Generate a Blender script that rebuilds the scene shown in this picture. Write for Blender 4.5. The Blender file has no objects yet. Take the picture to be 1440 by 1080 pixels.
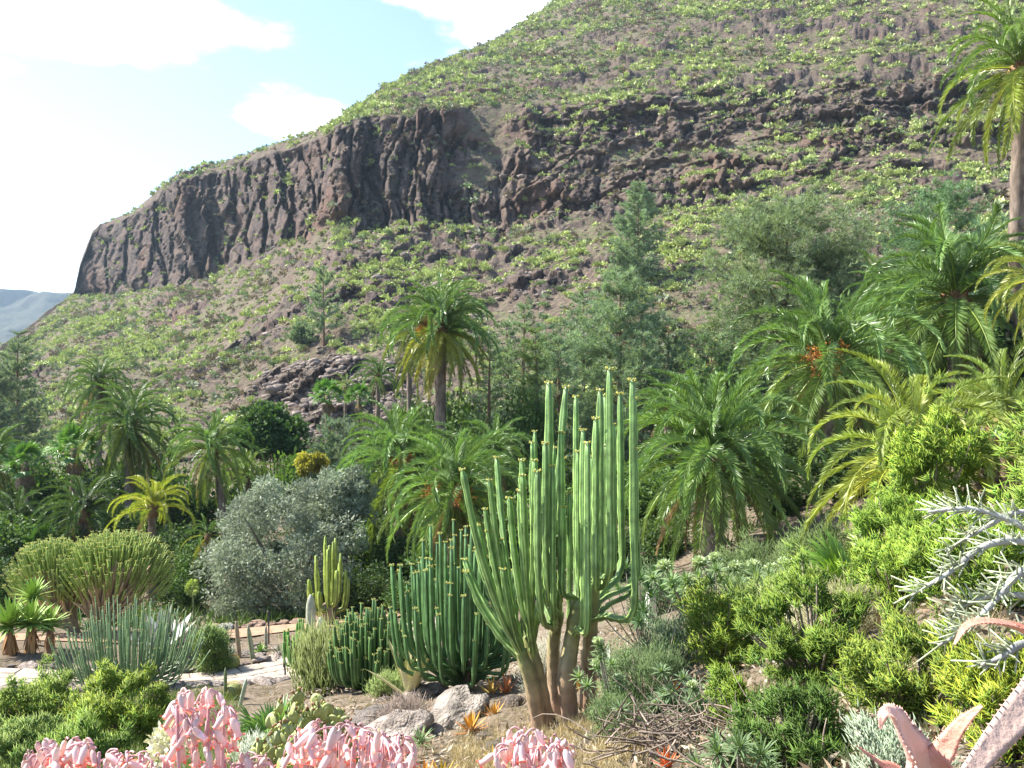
import bpy, math, random
import numpy as np
from mathutils import Vector

rng = np.random.default_rng(11)
random.seed(11)
R = math.radians
scene = bpy.context.scene
COL = scene.collection
F = 1130.0                      # focal length in photo pixels (1440 wide)

# ------------------------------------------------------------------ camera
cam_d = bpy.data.cameras.new('camera')
cam = bpy.data.objects.new('camera', cam_d)
COL.objects.link(cam)
cam_d.sensor_width = 36.0
cam_d.lens = 36.0 * F / 1440.0
cam_d.clip_start = 0.05
cam_d.clip_end = 9000
cam.location = (0, 0, 0)
cam.rotation_euler = (R(90), 0, 0)
scene.camera = cam

# ------------------------------------------------------------------ sun, sky, exposure
SUN_EL, SUN_AZ = R(48), R(-76)   # azimuth from +Y (view axis) towards +X
sun_dir = Vector((math.sin(SUN_AZ) * math.cos(SUN_EL), math.cos(SUN_AZ) * math.cos(SUN_EL), math.sin(SUN_EL)))
sd = bpy.data.lights.new('sun', 'SUN')
sd.energy = 5.0
sd.angle = R(0.53)
sd.color = (1.0, 0.95, 0.86)
sun = bpy.data.objects.new('sun', sd)
COL.objects.link(sun)
sun.rotation_euler = (-sun_dir).to_track_quat('-Z', 'Y').to_euler()
sun.location = (-60, 30, 90)

world = bpy.data.worlds.new('World')
scene.world = world
world.use_nodes = True
wn, wl = world.node_tree.nodes, world.node_tree.links
wn.clear()
w_out = wn.new('ShaderNodeOutputWorld')
w_bg = wn.new('ShaderNodeBackground')
w_bg.inputs[1].default_value = 0.115
sky = wn.new('ShaderNodeTexSky')
sky.sky_type = 'NISHITA'
sky.sun_disc = False
sky.sun_elevation = SUN_EL
sky.sun_rotation = SUN_AZ
sky.altitude = 300
sky.air_density = 1.0
sky.dust_density = 0.7
sky.ozone_density = 0.8
tc = wn.new('ShaderNodeTexCoord')


def wmath(op, a, b=None, c=None):
    n = wn.new('ShaderNodeMath')
    n.operation = op
    for i, v in enumerate((a, b, c)):
        if v is None:
            continue
        if isinstance(v, (int, float)):
            n.inputs[i].default_value = v
        else:
            wl.new(v, n.inputs[i])
    return n.outputs[0]


# clouds: noise over the whole dome, with the cloud banks of this sky at their own bearings
nz = wn.new('ShaderNodeTexNoise')
nz.inputs['Scale'].default_value = 5.0
nz.inputs['Detail'].default_value = 9.0
nz.inputs['Roughness'].default_value = 0.56
mp = wn.new('ShaderNodeMapping')
mp.inputs['Scale'].default_value = (1.0, 1.0, 2.3)
wl.new(tc.outputs['Generated'], mp.inputs[0])
wl.new(mp.outputs[0], nz.inputs['Vector'])
field = wmath('MULTIPLY', wmath('SUBTRACT', nz.outputs[0], 0.5), 1.5)


def cloud_bank(px, py, rx, ry, amp):
    """a bank of cloud centred on a bearing of the dome"""
    d = Vector(((px - 720) / F, 1.0, (540 - py) / F)).normalized()
    side = Vector((d.y, -d.x, 0)).normalized()
    up = side.cross(d)
    outs = []
    for ax, r in ((side, rx), (up, ry)):
        v = wn.new('ShaderNodeVectorMath')
        v.operation = 'DOT_PRODUCT'
        nrm = wn.new('ShaderNodeVectorMath')
        nrm.operation = 'NORMALIZE'
        wl.new(tc.outputs['Generated'], nrm.inputs[0])
        wl.new(nrm.outputs[0], v.inputs[0])
        v.inputs[1].default_value = ax
        outs.append(wmath('POWER', wmath('ABSOLUTE', wmath('DIVIDE', v.outputs['Value'], r / F)), 2.0))
    fr = wn.new('ShaderNodeVectorMath')
    fr.operation = 'DOT_PRODUCT'
    wl.new(tc.outputs['Generated'], fr.inputs[0])
    fr.inputs[1].default_value = d
    front = wmath('GREATER_THAN', fr.outputs['Value'], 0.0)
    g = wmath('EXPONENT', wmath('MULTIPLY', wmath('ADD', outs[0], outs[1]), -1.0))
    return wmath('MULTIPLY', wmath('MULTIPLY', g, amp), front)


for bank in ((100, 12, 190, 52, 0.50), (400, 168, 85, 28, 0.60), (640, -5, 150, 34, 0.55),
             (-60, 360, 150, 90, 0.45), (-250, 60, 200, 120, 0.5)):
    field = wmath('ADD', field, cloud_bank(*bank))
cr = wn.new('ShaderNodeMapRange')
cr.interpolation_type = 'SMOOTHSTEP'
cr.inputs['From Min'].default_value = 0.20
cr.inputs['From Max'].default_value = 0.50
wl.new(field, cr.inputs['Value'])
cm = wn.new('ShaderNodeMixRGB')
wl.new(cr.outputs[0], cm.inputs[0])
wl.new(sky.outputs[0], cm.inputs[1])
cm.inputs[2].default_value = (7.6, 7.7, 7.9, 1)
wl.new(cm.outputs[0], w_bg.inputs[0])
wl.new(w_bg.outputs[0], w_out.inputs[0])

vs = scene.view_settings
vs.view_transform = 'Standard'
vs.look = 'None'
vs.gamma = 1.0
vs.exposure = 1.48
vs.use_curve_mapping = False
scene.cycles.max_bounces = 8
scene.cycles.diffuse_bounces = 3
scene.cycles.transmission_bounces = 4
scene.cycles.volume_bounces = 0
scene.cycles.use_denoising = True
scene.cycles.sample_clamp_indirect = 6.0

# ------------------------------------------------------------------ numpy noise
def _hash(i, j, k, s):
    n = (i.astype(np.int64) * 374761393 + j.astype(np.int64) * 668265263 + k.astype(np.int64) * 1274126177 + s * 974634277) & 0xffffffff
    n = ((n ^ (n >> 13)) * 1274126177) & 0xffffffff
    n = ((n ^ (n >> 16)) * 2246822519) & 0xffffffff
    return ((n ^ (n >> 15)) & 0xffffff) / float(0xffffff)


def vnoise(p, s=0):
    p = np.asarray(p, float)
    i = np.floor(p).astype(np.int64)
    f = p - i
    u = f * f * f * (f * (f * 6 - 15) + 10)
    out = 0
    for a in (0, 1):
        for b in (0, 1):
            for c in (0, 1):
                w = (u[:, 0] if a else 1 - u[:, 0]) * (u[:, 1] if b else 1 - u[:, 1]) * (u[:, 2] if c else 1 - u[:, 2])
                out = out + w * _hash(i[:, 0] + a, i[:, 1] + b, i[:, 2] + c, s)
    return out * 2 - 1


def fbm(p, octv=4, s=0, gain=0.5):
    p = np.asarray(p, float)
    out = np.zeros(len(p))
    a, t = 1.0, 0.0
    for o in range(octv):
        out += a * vnoise(p, s + o * 17)
        t += a
        a *= gain
        p = p * 2.03 + 5.3
    return out / t


def cells(p, s=0):
    """worley: returns random value of nearest cell, F2-F1"""
    p = np.asarray(p, float)
    i = np.floor(p).astype(np.int64)
    f1 = np.full(len(p), 9.0)
    f2 = np.full(len(p), 9.0)
    val = np.zeros(len(p))
    for a in (-1, 0, 1):
        for b in (-1, 0, 1):
            for c in (-1, 0, 1):
                ci, cj, ck = i[:, 0] + a, i[:, 1] + b, i[:, 2] + c
                q = np.stack([ci + _hash(ci, cj, ck, s), cj + _hash(ci, cj, ck, s + 1), ck + _hash(ci, cj, ck, s + 2)], 1)
                d = np.sqrt(((q - p) ** 2).sum(1))
                v = _hash(ci, cj, ck, s + 3)
                near = d < f1
                f2 = np.where(near, f1, np.minimum(f2, d))
                val = np.where(near, v, val)
                f1 = np.where(near, d, f1)
    return val, f2 - f1


def sstep(a, b, x):
    t = np.clip((x - a) / (b - a), 0, 1)
    return t * t * (3 - 2 * t)


def nrm(v):
    return v / np.maximum(np.linalg.norm(v, axis=-1, keepdims=True), 1e-9)


def rdir(n):
    return nrm(rng.normal(size=(n, 3)))


# ------------------------------------------------------------------ mesh builder
def make_mesh(name, V, T, C=None, smooth=False, mat=None):
    V = np.asarray(V, np.float32)
    T = np.asarray(T, np.int32)
    me = bpy.data.meshes.new(name)
    me.vertices.add(len(V))
    me.vertices.foreach_set('co', V.ravel())
    me.loops.add(T.size)
    me.loops.foreach_set('vertex_index', T.ravel())
    me.polygons.add(len(T))
    me.polygons.foreach_set('loop_start', np.arange(0, T.size, T.shape[1], dtype=np.int32))
    if smooth:
        me.polygons.foreach_set('use_smooth', np.ones(len(T), bool))
    me.update(calc_edges=True)
    c = np.ones((len(V), 4), np.float32)
    if C is not None:
        c[:, :3] = C
    at = me.color_attributes.new('col', 'FLOAT_COLOR', 'POINT')
    at.data.foreach_set('color', c.ravel())
    if mat is not None:
        me.materials.append(mat)
    return me


class MB:
    def __init__(self):
        self.V, self.T, self.C, self.n = [], [], [], 0

    def add(self, V, T, C=(1, 1, 1)):
        V = np.asarray(V, float).reshape(-1, 3)
        T = np.asarray(T, int)
        if T.shape[1] == 4:
            T = np.concatenate([T[:, [0, 1, 2]], T[:, [0, 2, 3]]])
        self.V.append(V)
        self.T.append(T + self.n)
        C = np.asarray(C, float)
        self.C.append(np.broadcast_to(C, V.shape) if C.ndim == 1 else C)
        self.n += len(V)
        return self

    def mesh(self, name, mat, smooth=False, off=(0, 0, 0)):
        return make_mesh(name, np.concatenate(self.V) - np.asarray(off), np.concatenate(self.T), np.concatenate(self.C), smooth, mat)

    def build(self, name, mat, parent=None, smooth=False, color=(1, 1, 1), loc=(0, 0, 0), off=None):
        off = (np.asarray(parent.location) if (off is None and parent is not None) else (off if off is not None else (0, 0, 0)))
        return obj(name, self.mesh(name, mat, smooth, off), parent, loc, color)


def obj(name, me, parent=None, loc=(0, 0, 0), color=(1, 1, 1), rot=(0, 0, 0), scale=1.0):
    o = bpy.data.objects.new(name, me)
    COL.objects.link(o)
    o.location = loc
    o.rotation_euler = rot
    o.scale = (scale, scale, scale) if isinstance(scale, (int, float)) else scale
    o.color = (*color, 1)
    if parent is not None:
        o.parent = parent
    return o


def tag(o, label, cat, group=None, kind=None):
    if label:
        o['label'] = label
    if cat:
        o['category'] = cat
    if group:
        o['group'] = group
    if kind:
        o['kind'] = kind
    return o


def thing(name, label, cat, loc, group=None, rotz=0, scale=1.0):
    o = obj(name, None, None, tuple(float(v) for v in loc), rot=(0, 0, rotz), scale=scale)
    o.empty_display_size = 0.2
    return tag(o, label, cat, group)


# ------------------------------------------------------------------ shape helpers
def frames(path):
    path = np.asarray(path, float)
    t = np.gradient(path, axis=0)
    t = nrm(t)
    ref = np.array([1.0, 0, 0]) if abs(t[0, 0]) < 0.8 else np.array([0, 1.0, 0])
    u = np.cross(t[0], ref)
    u /= np.linalg.norm(u)
    U = []
    for k in range(len(path)):
        u = u - t[k] * np.dot(u, t[k])
        u = u / max(np.linalg.norm(u), 1e-9)
        U.append(u)
    U = np.array(U)
    return t, U, np.cross(t, U)


def tube(path, rad, sides=6, star=0.0, crest=None, c0=(1, 1, 1), c1=None, cap=True):
    """swept tube; star>0 alternates crest / groove radius; crest = colour of the crest vertices"""
    path = np.asarray(path, float)
    n = len(path)
    rad = np.broadcast_to(np.asarray(rad, float), (n,))
    t, U, W = frames(path)
    a = np.arange(sides) * 2 * math.pi / sides
    m = np.ones(sides)
    if star:
        m[1::2] = 1 - star
    ring = (np.cos(a) * m)[None, :, None] * U[:, None, :] + (np.sin(a) * m)[None, :, None] * W[:, None, :]
    V = path[:, None, :] + ring * rad[:, None, None]
    k = np.arange(n - 1)[:, None] * sides
    j = np.arange(sides)[None, :]
    j2 = (j + 1) % sides
    Q = np.stack([k + j, k + j2, k + sides + j2, k + sides + j], -1).reshape(-1, 4)
    T = np.concatenate([Q[:, [0, 1, 2]], Q[:, [0, 2, 3]]])
    c0 = np.asarray(c0, float)
    c1 = c0 if c1 is None else np.asarray(c1, float)
    s = np.linspace(0, 1, n)[:, None, None]
    C = np.broadcast_to(c0 * (1 - s) + c1 * s, V.shape).copy()
    if crest is not None:
        C[:, 0::2] = C[:, 0::2] * np.asarray(crest)
    V, C = V.reshape(-1, 3), C.reshape(-1, 3)
    if cap:
        top = path[-1] + t[-1] * rad[-1] * 0.5
        V = np.concatenate([V, top[None]])
        C = np.concatenate([C, C[-1:]])
        b = (n - 1) * sides
        T = np.concatenate([T, np.stack([b + j[0], b + j2[0], np.full(sides, len(V) - 1)], 1)])
    return V, T, C


def bez(p0, p1, p2, n=8):
    s = np.linspace(0, 1, n)[:, None]
    return (1 - s) ** 2 * np.asarray(p0) + 2 * s * (1 - s) * np.asarray(p1) + s * s * np.asarray(p2)


def spline(pts, n=16):
    pts = np.asarray(pts, float)
    P = np.concatenate([[2 * pts[0] - pts[1]], pts, [2 * pts[-1] - pts[-2]]])
    out = []
    m = len(pts) - 1
    for s in np.linspace(0, m - 1e-6, n):
        i = int(s)
        f = s - i
        a, b, c, d = P[i], P[i + 1], P[i + 2], P[i + 3]
        out.append(0.5 * (2 * b + (c - a) * f + (2 * a - 5 * b + 4 * c - d) * f * f + (3 * b - a - 3 * c + d) * f ** 3))
    return np.array(out)


def sticks(B, D, L, r0, r1, c0, c1, sides=3):
    """many straight tapered sticks"""
    N = len(B)
    D = nrm(D)
    ref = np.where(np.abs(D[:, [2]]) < 0.9, np.array([[0, 0, 1.0]]), np.array([[1.0, 0, 0]]))
    U = nrm(np.cross(D, ref))
    W = np.cross(D, U)
    a = np.arange(sides) * 2 * math.pi / sides
    ring = np.cos(a)[None, :, None] * U[:, None] + np.sin(a)[None, :, None] * W[:, None]
    L = np.broadcast_to(L, (N,))
    r0 = np.broadcast_to(r0, (N,))
    r1 = np.broadcast_to(r1, (N,))
    if sides == 3:                       # cheap pointed stick: three long faces
        e = B + D * L[:, None]
        V = np.concatenate([B[:, None] + ring * (r0 * 1.15)[:, None, None], e[:, None]], 1)
        T = (np.arange(N)[:, None, None] * 4 + np.array([[0, 1, 3], [1, 2, 3], [2, 0, 3]])[None]).reshape(-1, 3)
        C = np.concatenate([np.repeat(np.broadcast_to(c0, (N, 3))[:, None], 3, 1), np.broadcast_to(c1, (N, 3))[:, None]], 1)
        return V.reshape(-1, 3), T, C.reshape(-1, 3)
    b = B[:, None] + ring * r0[:, None, None]
    e = B + D * L[:, None]
    t = e[:, None] + ring * r1[:, None, None]
    V = np.concatenate([b, t, (e + D * r1[:, None])[:, None]], 1)
    k = np.arange(N)[:, None, None] * (2 * sides + 1)
    j = np.arange(sides)
    j2 = (j + 1) % sides
    q = np.concatenate([np.stack([j, j2, sides + j2], 1), np.stack([j, sides + j2, sides + j], 1),
                        np.stack([sides + j, sides + j2, np.full(sides, 2 * sides)], 1)])
    T = (k + q[None]).reshape(-1, 3)
    c0 = np.broadcast_to(c0, (N, 3))
    c1 = np.broadcast_to(c1, (N, 3))
    C = np.concatenate([np.repeat(c0[:, None], sides, 1), np.repeat(c1[:, None], sides + 1, 1)], 1)
    return V.reshape(-1, 3), T, C.reshape(-1, 3)


def leaves(B, D, L, w, col, wv=None):
    """many diamond leaf blades from B along D"""
    N = len(B)
    D = nrm(D)
    wv = rdir(N) if wv is None else wv
    Wd = nrm(np.cross(D, wv))
    L = np.broadcast_to(L, (N,))[:, None]
    w = np.broadcast_to(w, (N,))[:, None]
    mid = B + D * L * 0.45
    V = np.stack([B, mid + Wd * w, B + D * L, mid - Wd * w], 1).reshape(-1, 3)
    k = np.arange(N)[:, None, None] * 4
    T = (k + np.array([[0, 1, 2], [0, 2, 3]])[None]).reshape(-1, 3)
    C = np.repeat(np.broadcast_to(col, (N, 3))[:, None], 4, 1).reshape(-1, 3)
    return V, T, C


def spikes(B, D, L, w, col, wv=None):
    """many one-face needles"""
    N = len(B)
    D = nrm(D)
    Wd = nrm(np.cross(D, rdir(N) if wv is None else wv)) * np.broadcast_to(w, (N,))[:, None]
    V = np.stack([B + Wd, B - Wd, B + D * np.broadcast_to(L, (N,))[:, None]], 1).reshape(-1, 3)
    return V, np.arange(3 * N).reshape(-1, 3), np.repeat(np.broadcast_to(col, (N, 3)), 3, 0)


def blade(path, width, c0=(1, 1, 1), c1=None, fold=0.25, up=None):
    """long leaf blade with a fold along its middle: 3 verts per ring"""
    path = np.asarray(path, float)
    n = len(path)
    t = nrm(np.gradient(path, axis=0))
    up = np.array([0, 0, 1.0]) if up is None else np.asarray(up, float)
    S = np.cross(t, up)
    bad = np.linalg.norm(S, axis=1) < 1e-3
    S[bad] = [1, 0, 0]
    S = nrm(S)
    Nn = np.cross(S, t)
    w = np.broadcast_to(width, (n,))[:, None]
    V = np.stack([path - S * w + Nn * w * fold, path, path + S * w + Nn * w * fold], 1).reshape(-1, 3)
    k = np.arange(n - 1)[:, None] * 3
    Q = np.concatenate([np.stack([k + 0, k + 1, k + 4, k + 3], -1), np.stack([k + 1, k + 2, k + 5, k + 4], -1)]).reshape(-1, 4)
    c0 = np.asarray(c0, float)
    c1 = c0 if c1 is None else np.asarray(c1, float)
    s = np.linspace(0, 1, n)[:, None, None]
    C = np.broadcast_to(c0 * (1 - s) + c1 * s, (n, 3, 3)).reshape(-1, 3)
    return V, Q, C


def rock_verts(sub=2, seed=0, rough=0.35, flat=0.7):
    import bmesh
    bm = bmesh.new()
    bmesh.ops.create_icosphere(bm, subdivisions=sub, radius=1)
    V = np.array([v.co[:] for v in bm.verts])
    T = np.array([[v.index for v in f.verts] for f in bm.faces])
    bm.free()
    val, e = cells(V * 1.3 + seed * 7.7, seed)
    d = 1 + rough * (val - 0.5) + 0.18 * fbm(V * 1.6 + seed * 3.1, 3, seed)
    V = V * d[:, None]
    V[:, 2] *= flat
    return V, T


# ------------------------------------------------------------------ materials
def material(name, rough=0.6, trans=0.0, var=0.25, vscale=6.0, bump=0.0, bscale=30.0, spec=0.4, bstretch=(1, 1, 1), bdist=0.02, tcol=(1.12, 1.2, 0.5)):
    m = bpy.data.materials.new(name)
    m.use_nodes = True
    n, l = m.node_tree.nodes, m.node_tree.links
    n.clear()
    out = n.new('ShaderNodeOutputMaterial')
    b = n.new('ShaderNodeBsdfPrincipled')
    b.inputs['Roughness'].default_value = rough
    b.inputs['Specular IOR Level'].default_value = spec
    at = n.new('ShaderNodeAttribute')
    at.attribute_name = 'col'
    oi = n.new('ShaderNodeObjectInfo')
    mul = n.new('ShaderNodeMixRGB')
    mul.blend_type = 'MULTIPLY'
    mul.inputs[0].default_value = 1
    l.new(at.outputs['Color'], mul.inputs[1])
    l.new(oi.outputs['Color'], mul.inputs[2])
    co = n.new('ShaderNodeTexCoord')
    no = n.new('ShaderNodeTexNoise')
    no.inputs['Scale'].default_value = vscale
    no.inputs['Detail'].default_value = 5
    mpg = n.new('ShaderNodeMapping')
    mpg.inputs['Scale'].default_value = bstretch
    l.new(co.outputs['Object'], mpg.inputs[0])
    l.new(mpg.outputs[0], no.inputs['Vector'])
    mr = n.new('ShaderNodeMapRange')
    mr.inputs['From Min'].default_value = 0.3
    mr.inputs['From Max'].default_value = 0.7
    mr.inputs['To Min'].default_value = 1 - var
    mr.inputs['To Max'].default_value = 1 + var
    l.new(no.outputs[0], mr.inputs['Value'])
    v2 = n.new('ShaderNodeVectorMath')
    v2.operation = 'SCALE'
    l.new(mul.outputs[0], v2.inputs[0])
    l.new(mr.outputs[0], v2.inputs['Scale'])
    l.new(v2.outputs[0], b.inputs['Base Color'])
    sh = b.outputs[0]
    if bump:
        nb = n.new('ShaderNodeTexNoise')
        nb.inputs['Scale'].default_value = bscale
        nb.inputs['Detail'].default_value = 6
        l.new(mpg.outputs[0], nb.inputs['Vector'])
        bp = n.new('ShaderNodeBump')
        bp.inputs['Strength'].default_value = bump
        bp.inputs['Distance'].default_value = bdist
        l.new(nb.outputs[0], bp.inputs['Height'])
        l.new(bp.outputs[0], b.inputs['Normal'])
    if trans:
        tr = n.new('ShaderNodeBsdfTranslucent')
        warm = n.new('ShaderNodeMixRGB')
        warm.blend_type = 'MULTIPLY'
        warm.inputs[0].default_value = 1
        warm.inputs[2].default_value = (*tcol, 1)
        l.new(v2.outputs[0], warm.inputs[1])
        l.new(warm.outputs[0], tr.inputs[0])
        mx = n.new('ShaderNodeMixShader')
        mx.inputs[0].default_value = trans
        l.new(b.outputs[0], mx.inputs[1])
        l.new(tr.outputs[0], mx.inputs[2])
        sh = mx.outputs[0]
    l.new(sh, out.inputs[0])
    return m


M_leaf = material('palm_leaf', 0.36, 0.31, 0.22, 2.0, spec=0.5)
M_fol = material('foliage', 0.6, 0.35, 0.3, 1.2, spec=0.25)
M_silver = material('silver_leaf', 0.6, 0.3, 0.25, 1.2, spec=0.3, tcol=(1.0, 1.05, 0.85))
M_scrub = material('scrub_leaf', 0.7, 0.14, 0.3, 0.6, spec=0.2)
M_needle = material('pine_needles', 0.5, 0.3, 0.25, 0.8, spec=0.3)
M_succ = material('succulent_skin', 0.45, 0.0, 0.34, 7.0, 0.25, 40, spec=0.45)
M_stick = material('pencil_stems', 0.5, 0.3, 0.2, 3.0, spec=0.3)
M_bark = material('bark', 0.9, 0.0, 0.4, 6.0, 0.9, 22, spec=0.15, bstretch=(1, 1, 0.35))
M_rock = material('stone', 0.92, 0.0, 0.5, 2.2, 1.0, 7, spec=0.15, bdist=0.09)
M_dead = material('dry_leaf', 0.85, 0.12, 0.3, 4.0, spec=0.1)
M_petal = material('petal', 0.5, 0.2, 0.12, 40.0, spec=0.3)
M_aloe = material('aloe_skin', 0.45, 0.08, 0.14, 30.0, 0.3, 90, spec=0.4)
M_slab = material('paving', 0.85, 0.0, 0.16, 5.0, 0.4, 40, spec=0.2)
M_metal = material('dark_metal', 0.5, 0.0, 0.1, 8.0, spec=0.5)


def P(px, py, Y):
    return np.array([(px - 720) / F * Y, Y, (540 - py) / F * Y])


# ------------------------------------------------------------------ garden ground
anch = np.array([
    (0, 0, -1.35), (-0.7, 1.5, -0.98), (0, 1.5, -0.98), (0.8, 1.4, -0.93), (1.6, 1.5, -0.86), (0, 3.2, -1.85), (-1.5, 3.2, -1.95), (2, 3.2, -1.62),
    (0, 5, -2.7), (-2.5, 5, -2.75), (2.4, 5, -2.25), (0.7, 7, -3.4), (0.62, 10, -4.25), (-0.75, 13, -4.95), (-2.4, 14, -5.5), (-1.8, 7, -3.45),
    (-5.2, 11, -5.0), (-6.6, 11, -5.0), (-8.4, 18, -6.8), (-6.5, 20, -7.35), (-5.5, 21, -7.4), (-8.5, 20, -7.4), (-7.5, 25.5, -7.8), (-8, 30, -8.8),
    (-13.3, 25, -7.75), (-13.3, 22, -7.2), (-3.5, 17, -6.4), (-1, 18, -6.2), (-2, 30, -8), (-5, 36, -9.2), (-16, 34, -9.5), (-23, 48, -10.3),
    (-5, 50, -10), (6.2, 25, -5.5), (12.2, 31, -3.4), (18, 33, -1.2), (21, 33, -0.6), (2, 6, -2.55), (3.1, 6, -1.9), (7.2, 12, -1.7), (3, 12, -3.75),
    (8, 20, -4.1), (1.75, 11, -4.0), (5.6, 11, -2.1), (5, 16, -4.0), (-40, 20, -8), (-40, 60, -10.5), (-60, 100, -11), (-10, 80, -10.5), (10, 60, -8.5),
    (15, 75, -8), (40, 60, -2), (32, 20, 2), (20, 2, 2.5), (-20, 2, -4), (0, -20, 1), (-25, -20, -2), (25, -20, 4), (40, 100, -6), (90, 100, 0),
    (-100, 60, -12), (-90, 130, -12), (90, 40, 6), (60, 0, 8), (-70, 0, -8), (-140, 140, -14), (0, 130, -10)], float)


def tps_fit(A, lam=0.6):
    X, z = A[:, :2], A[:, 2]
    d = np.linalg.norm(X[:, None] - X[None], axis=2)
    K = np.where(d > 0, d * d * np.log(d + 1e-12), 0) + lam * np.eye(len(A))
    Pm = np.concatenate([np.ones((len(A), 1)), X], 1)
    S = np.block([[K, Pm], [Pm.T, np.zeros((3, 3))]])
    return np.linalg.solve(S, np.concatenate([z, np.zeros(3)])), X


_tps = tps_fit(anch)


def G(x, y):
    x, y = np.atleast_1d(np.asarray(x, float)), np.atleast_1d(np.asarray(y, float))
    w, X = _tps
    q = np.stack([x.ravel(), y.ravel()], 1)
    out = np.empty(len(q))
    for s in range(0, len(q), 20000):
        qq = q[s:s + 20000]
        d = np.linalg.norm(qq[:, None] - X[None], axis=2)
        out[s:s + 20000] = np.where(d > 0, d * d * np.log(d + 1e-12), 0) @ w[:-3] + w[-3] + qq @ w[-2:]
    return out.reshape(x.shape)


def at(px, Y, dz=0.0):
    x = (px - 720) / F * Y
    return np.array([x, Y, float(G(x, Y)[0]) + dz])


def ground_mat(name, cols, scale=1.0):
    """patchy earth: cols = list of (r,g,b) mixed by noises at several scales"""
    m = bpy.data.materials.new(name)
    m.use_nodes = True
    n, l = m.node_tree.nodes, m.node_tree.links
    b = n['Principled BSDF']
    b.inputs['Roughness'].default_value = 0.95
    b.inputs['Specular IOR Level'].default_value = 0.1
    co = n.new('ShaderNodeTexCoord')
    prev = None
    for i, c in enumerate(cols):
        if i == 0:
            rgb = n.new('ShaderNodeRGB')
            rgb.outputs[0].default_value = (*c, 1)
            prev = rgb.outputs[0]
            continue
        nz_ = n.new('ShaderNodeTexNoise')
        nz_.inputs['Scale'].default_value = scale * (0.35, 1.3, 4.0, 14.0)[(i - 1) % 4]
        nz_.inputs['Detail'].default_value = 7
        l.new(co.outputs['Object'], nz_.inputs['Vector'])
        mr = n.new('ShaderNodeMapRange')
        mr.inputs['From Min'].default_value = 0.46
        mr.inputs['From Max'].default_value = 0.6
        l.new(nz_.outputs[0], mr.inputs['Value'])
        mx = n.new('ShaderNodeMixRGB')
        l.new(mr.outputs[0], mx.inputs[0])
        l.new(prev, mx.inputs[1])
        mx.inputs[2].default_value = (*c, 1)
        prev = mx.outputs[0]
    l.new(prev, b.inputs['Base Color'])
    nb = n.new('ShaderNodeTexNoise')
    nb.inputs['Scale'].default_value = scale * 12
    nb.inputs['Detail'].default_value = 8
    l.new(co.outputs['Object'], nb.inputs['Vector'])
    bp = n.new('ShaderNodeBump')
    bp.inputs['Strength'].default_value = 0.8
    bp.inputs['Distance'].default_value = 0.06 / scale
    l.new(nb.outputs[0], bp.inputs['Height'])
    l.new(bp.outputs[0], b.inputs['Normal'])
    return m


M_ground = ground_mat('garden_earth', [(0.16, 0.118, 0.084), (0.11, 0.083, 0.058), (0.21, 0.165, 0.125), (0.09, 0.075, 0.045), (0.19, 0.15, 0.112)])


def build_ground():
    ang = np.linspace(R(-180), R(180), 181)[:-1]
    fine = np.linspace(R(-44), R(44), 240)
    ang = np.unique(np.concatenate([fine, ang[(ang < R(-44)) | (ang > R(44))]]))
    rr = np.concatenate([[0.02], np.geomspace(0.6, 160, 150)])
    A, RR = np.meshgrid(ang, rr)
    X, Y = np.sin(A) * RR, np.cos(A) * RR
    Z = G(X, Y)
    p = np.stack([X.ravel(), Y.ravel(), np.zeros(X.size)], 1)
    far = np.clip(RR.ravel() / 12, 0.15, 1)
    keep = 1 - path_mask(p[:, 0], p[:, 1])
    Z = Z.ravel() + (fbm(p / 1.6, 4, 3) * 0.16 + fbm(p / 0.35, 3, 9) * 0.05) * far * keep
    V = np.stack([p[:, 0], p[:, 1], Z], 1)
    nr, nc = X.shape
    k = np.arange(nr - 1)[:, None] * nc
    j = np.arange(nc)[None]
    j2 = (j + 1) % nc
    Q = np.stack([k + j, k + j2, k + nc + j2, k + nc + j], -1).reshape(-1, 4)[:, ::-1]
    me = make_mesh('ground', V, Q, None, True, M_ground)
    return tag(obj('ground', me), 'brown earth of the garden slope and valley floor', None, kind='structure')


# paved path, as a strip over the ground: centre line in plan
path_c = spline([(-16.0, 17.0), (-11.5, 18.2), (-8.2, 19.3), (-6.4, 20.3), (-4.9, 21.4), (-3.2, 23.2), (-1.5, 26.0)], 60)
track_c = spline([(-20, 22.8), (-14, 23.8), (-10.5, 24.4), (-8.6, 25.2), (-6.9, 26.2), (-4.5, 27.6), (-2.0, 29.0)], 60)


def path_mask(x, y):
    q = np.stack([x, y], 1)
    out = np.zeros(len(q))
    sel = (np.abs(q[:, 0] + 10) < 14) & (np.abs(q[:, 1] - 22) < 10)
    if sel.any():
        for c, w in ((path_c, 1.45), (track_c, 0.9)):
            d = np.min(np.linalg.norm(q[sel][:, None] - c[None], axis=2), axis=1)
            out[sel] = np.maximum(out[sel], 1 - sstep(w, w + 0.5, d))
    return out


ground = build_ground()


def strip(c, w, dz, n=60):
    t = nrm(np.gradient(c, axis=0))
    s = np.stack([t[:, 1], -t[:, 0]], 1)
    cols = []
    for f in np.linspace(-1, 1, 7):
        q = c + s * w * f
        cols.append(np.stack([q[:, 0], q[:, 1], G(q[:, 0], q[:, 1]) + dz], 1))
    V = np.stack(cols, 1)
    n, m = V.shape[:2]
    k = np.arange(n - 1)[:, None] * m
    j = np.arange(m - 1)[None]
    Q = np.stack([k + j, k + m + j, k + m + j + 1, k + j + 1], -1).reshape(-1, 4)
    return V.reshape(-1, 3), Q[:, ::-1]


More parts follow.
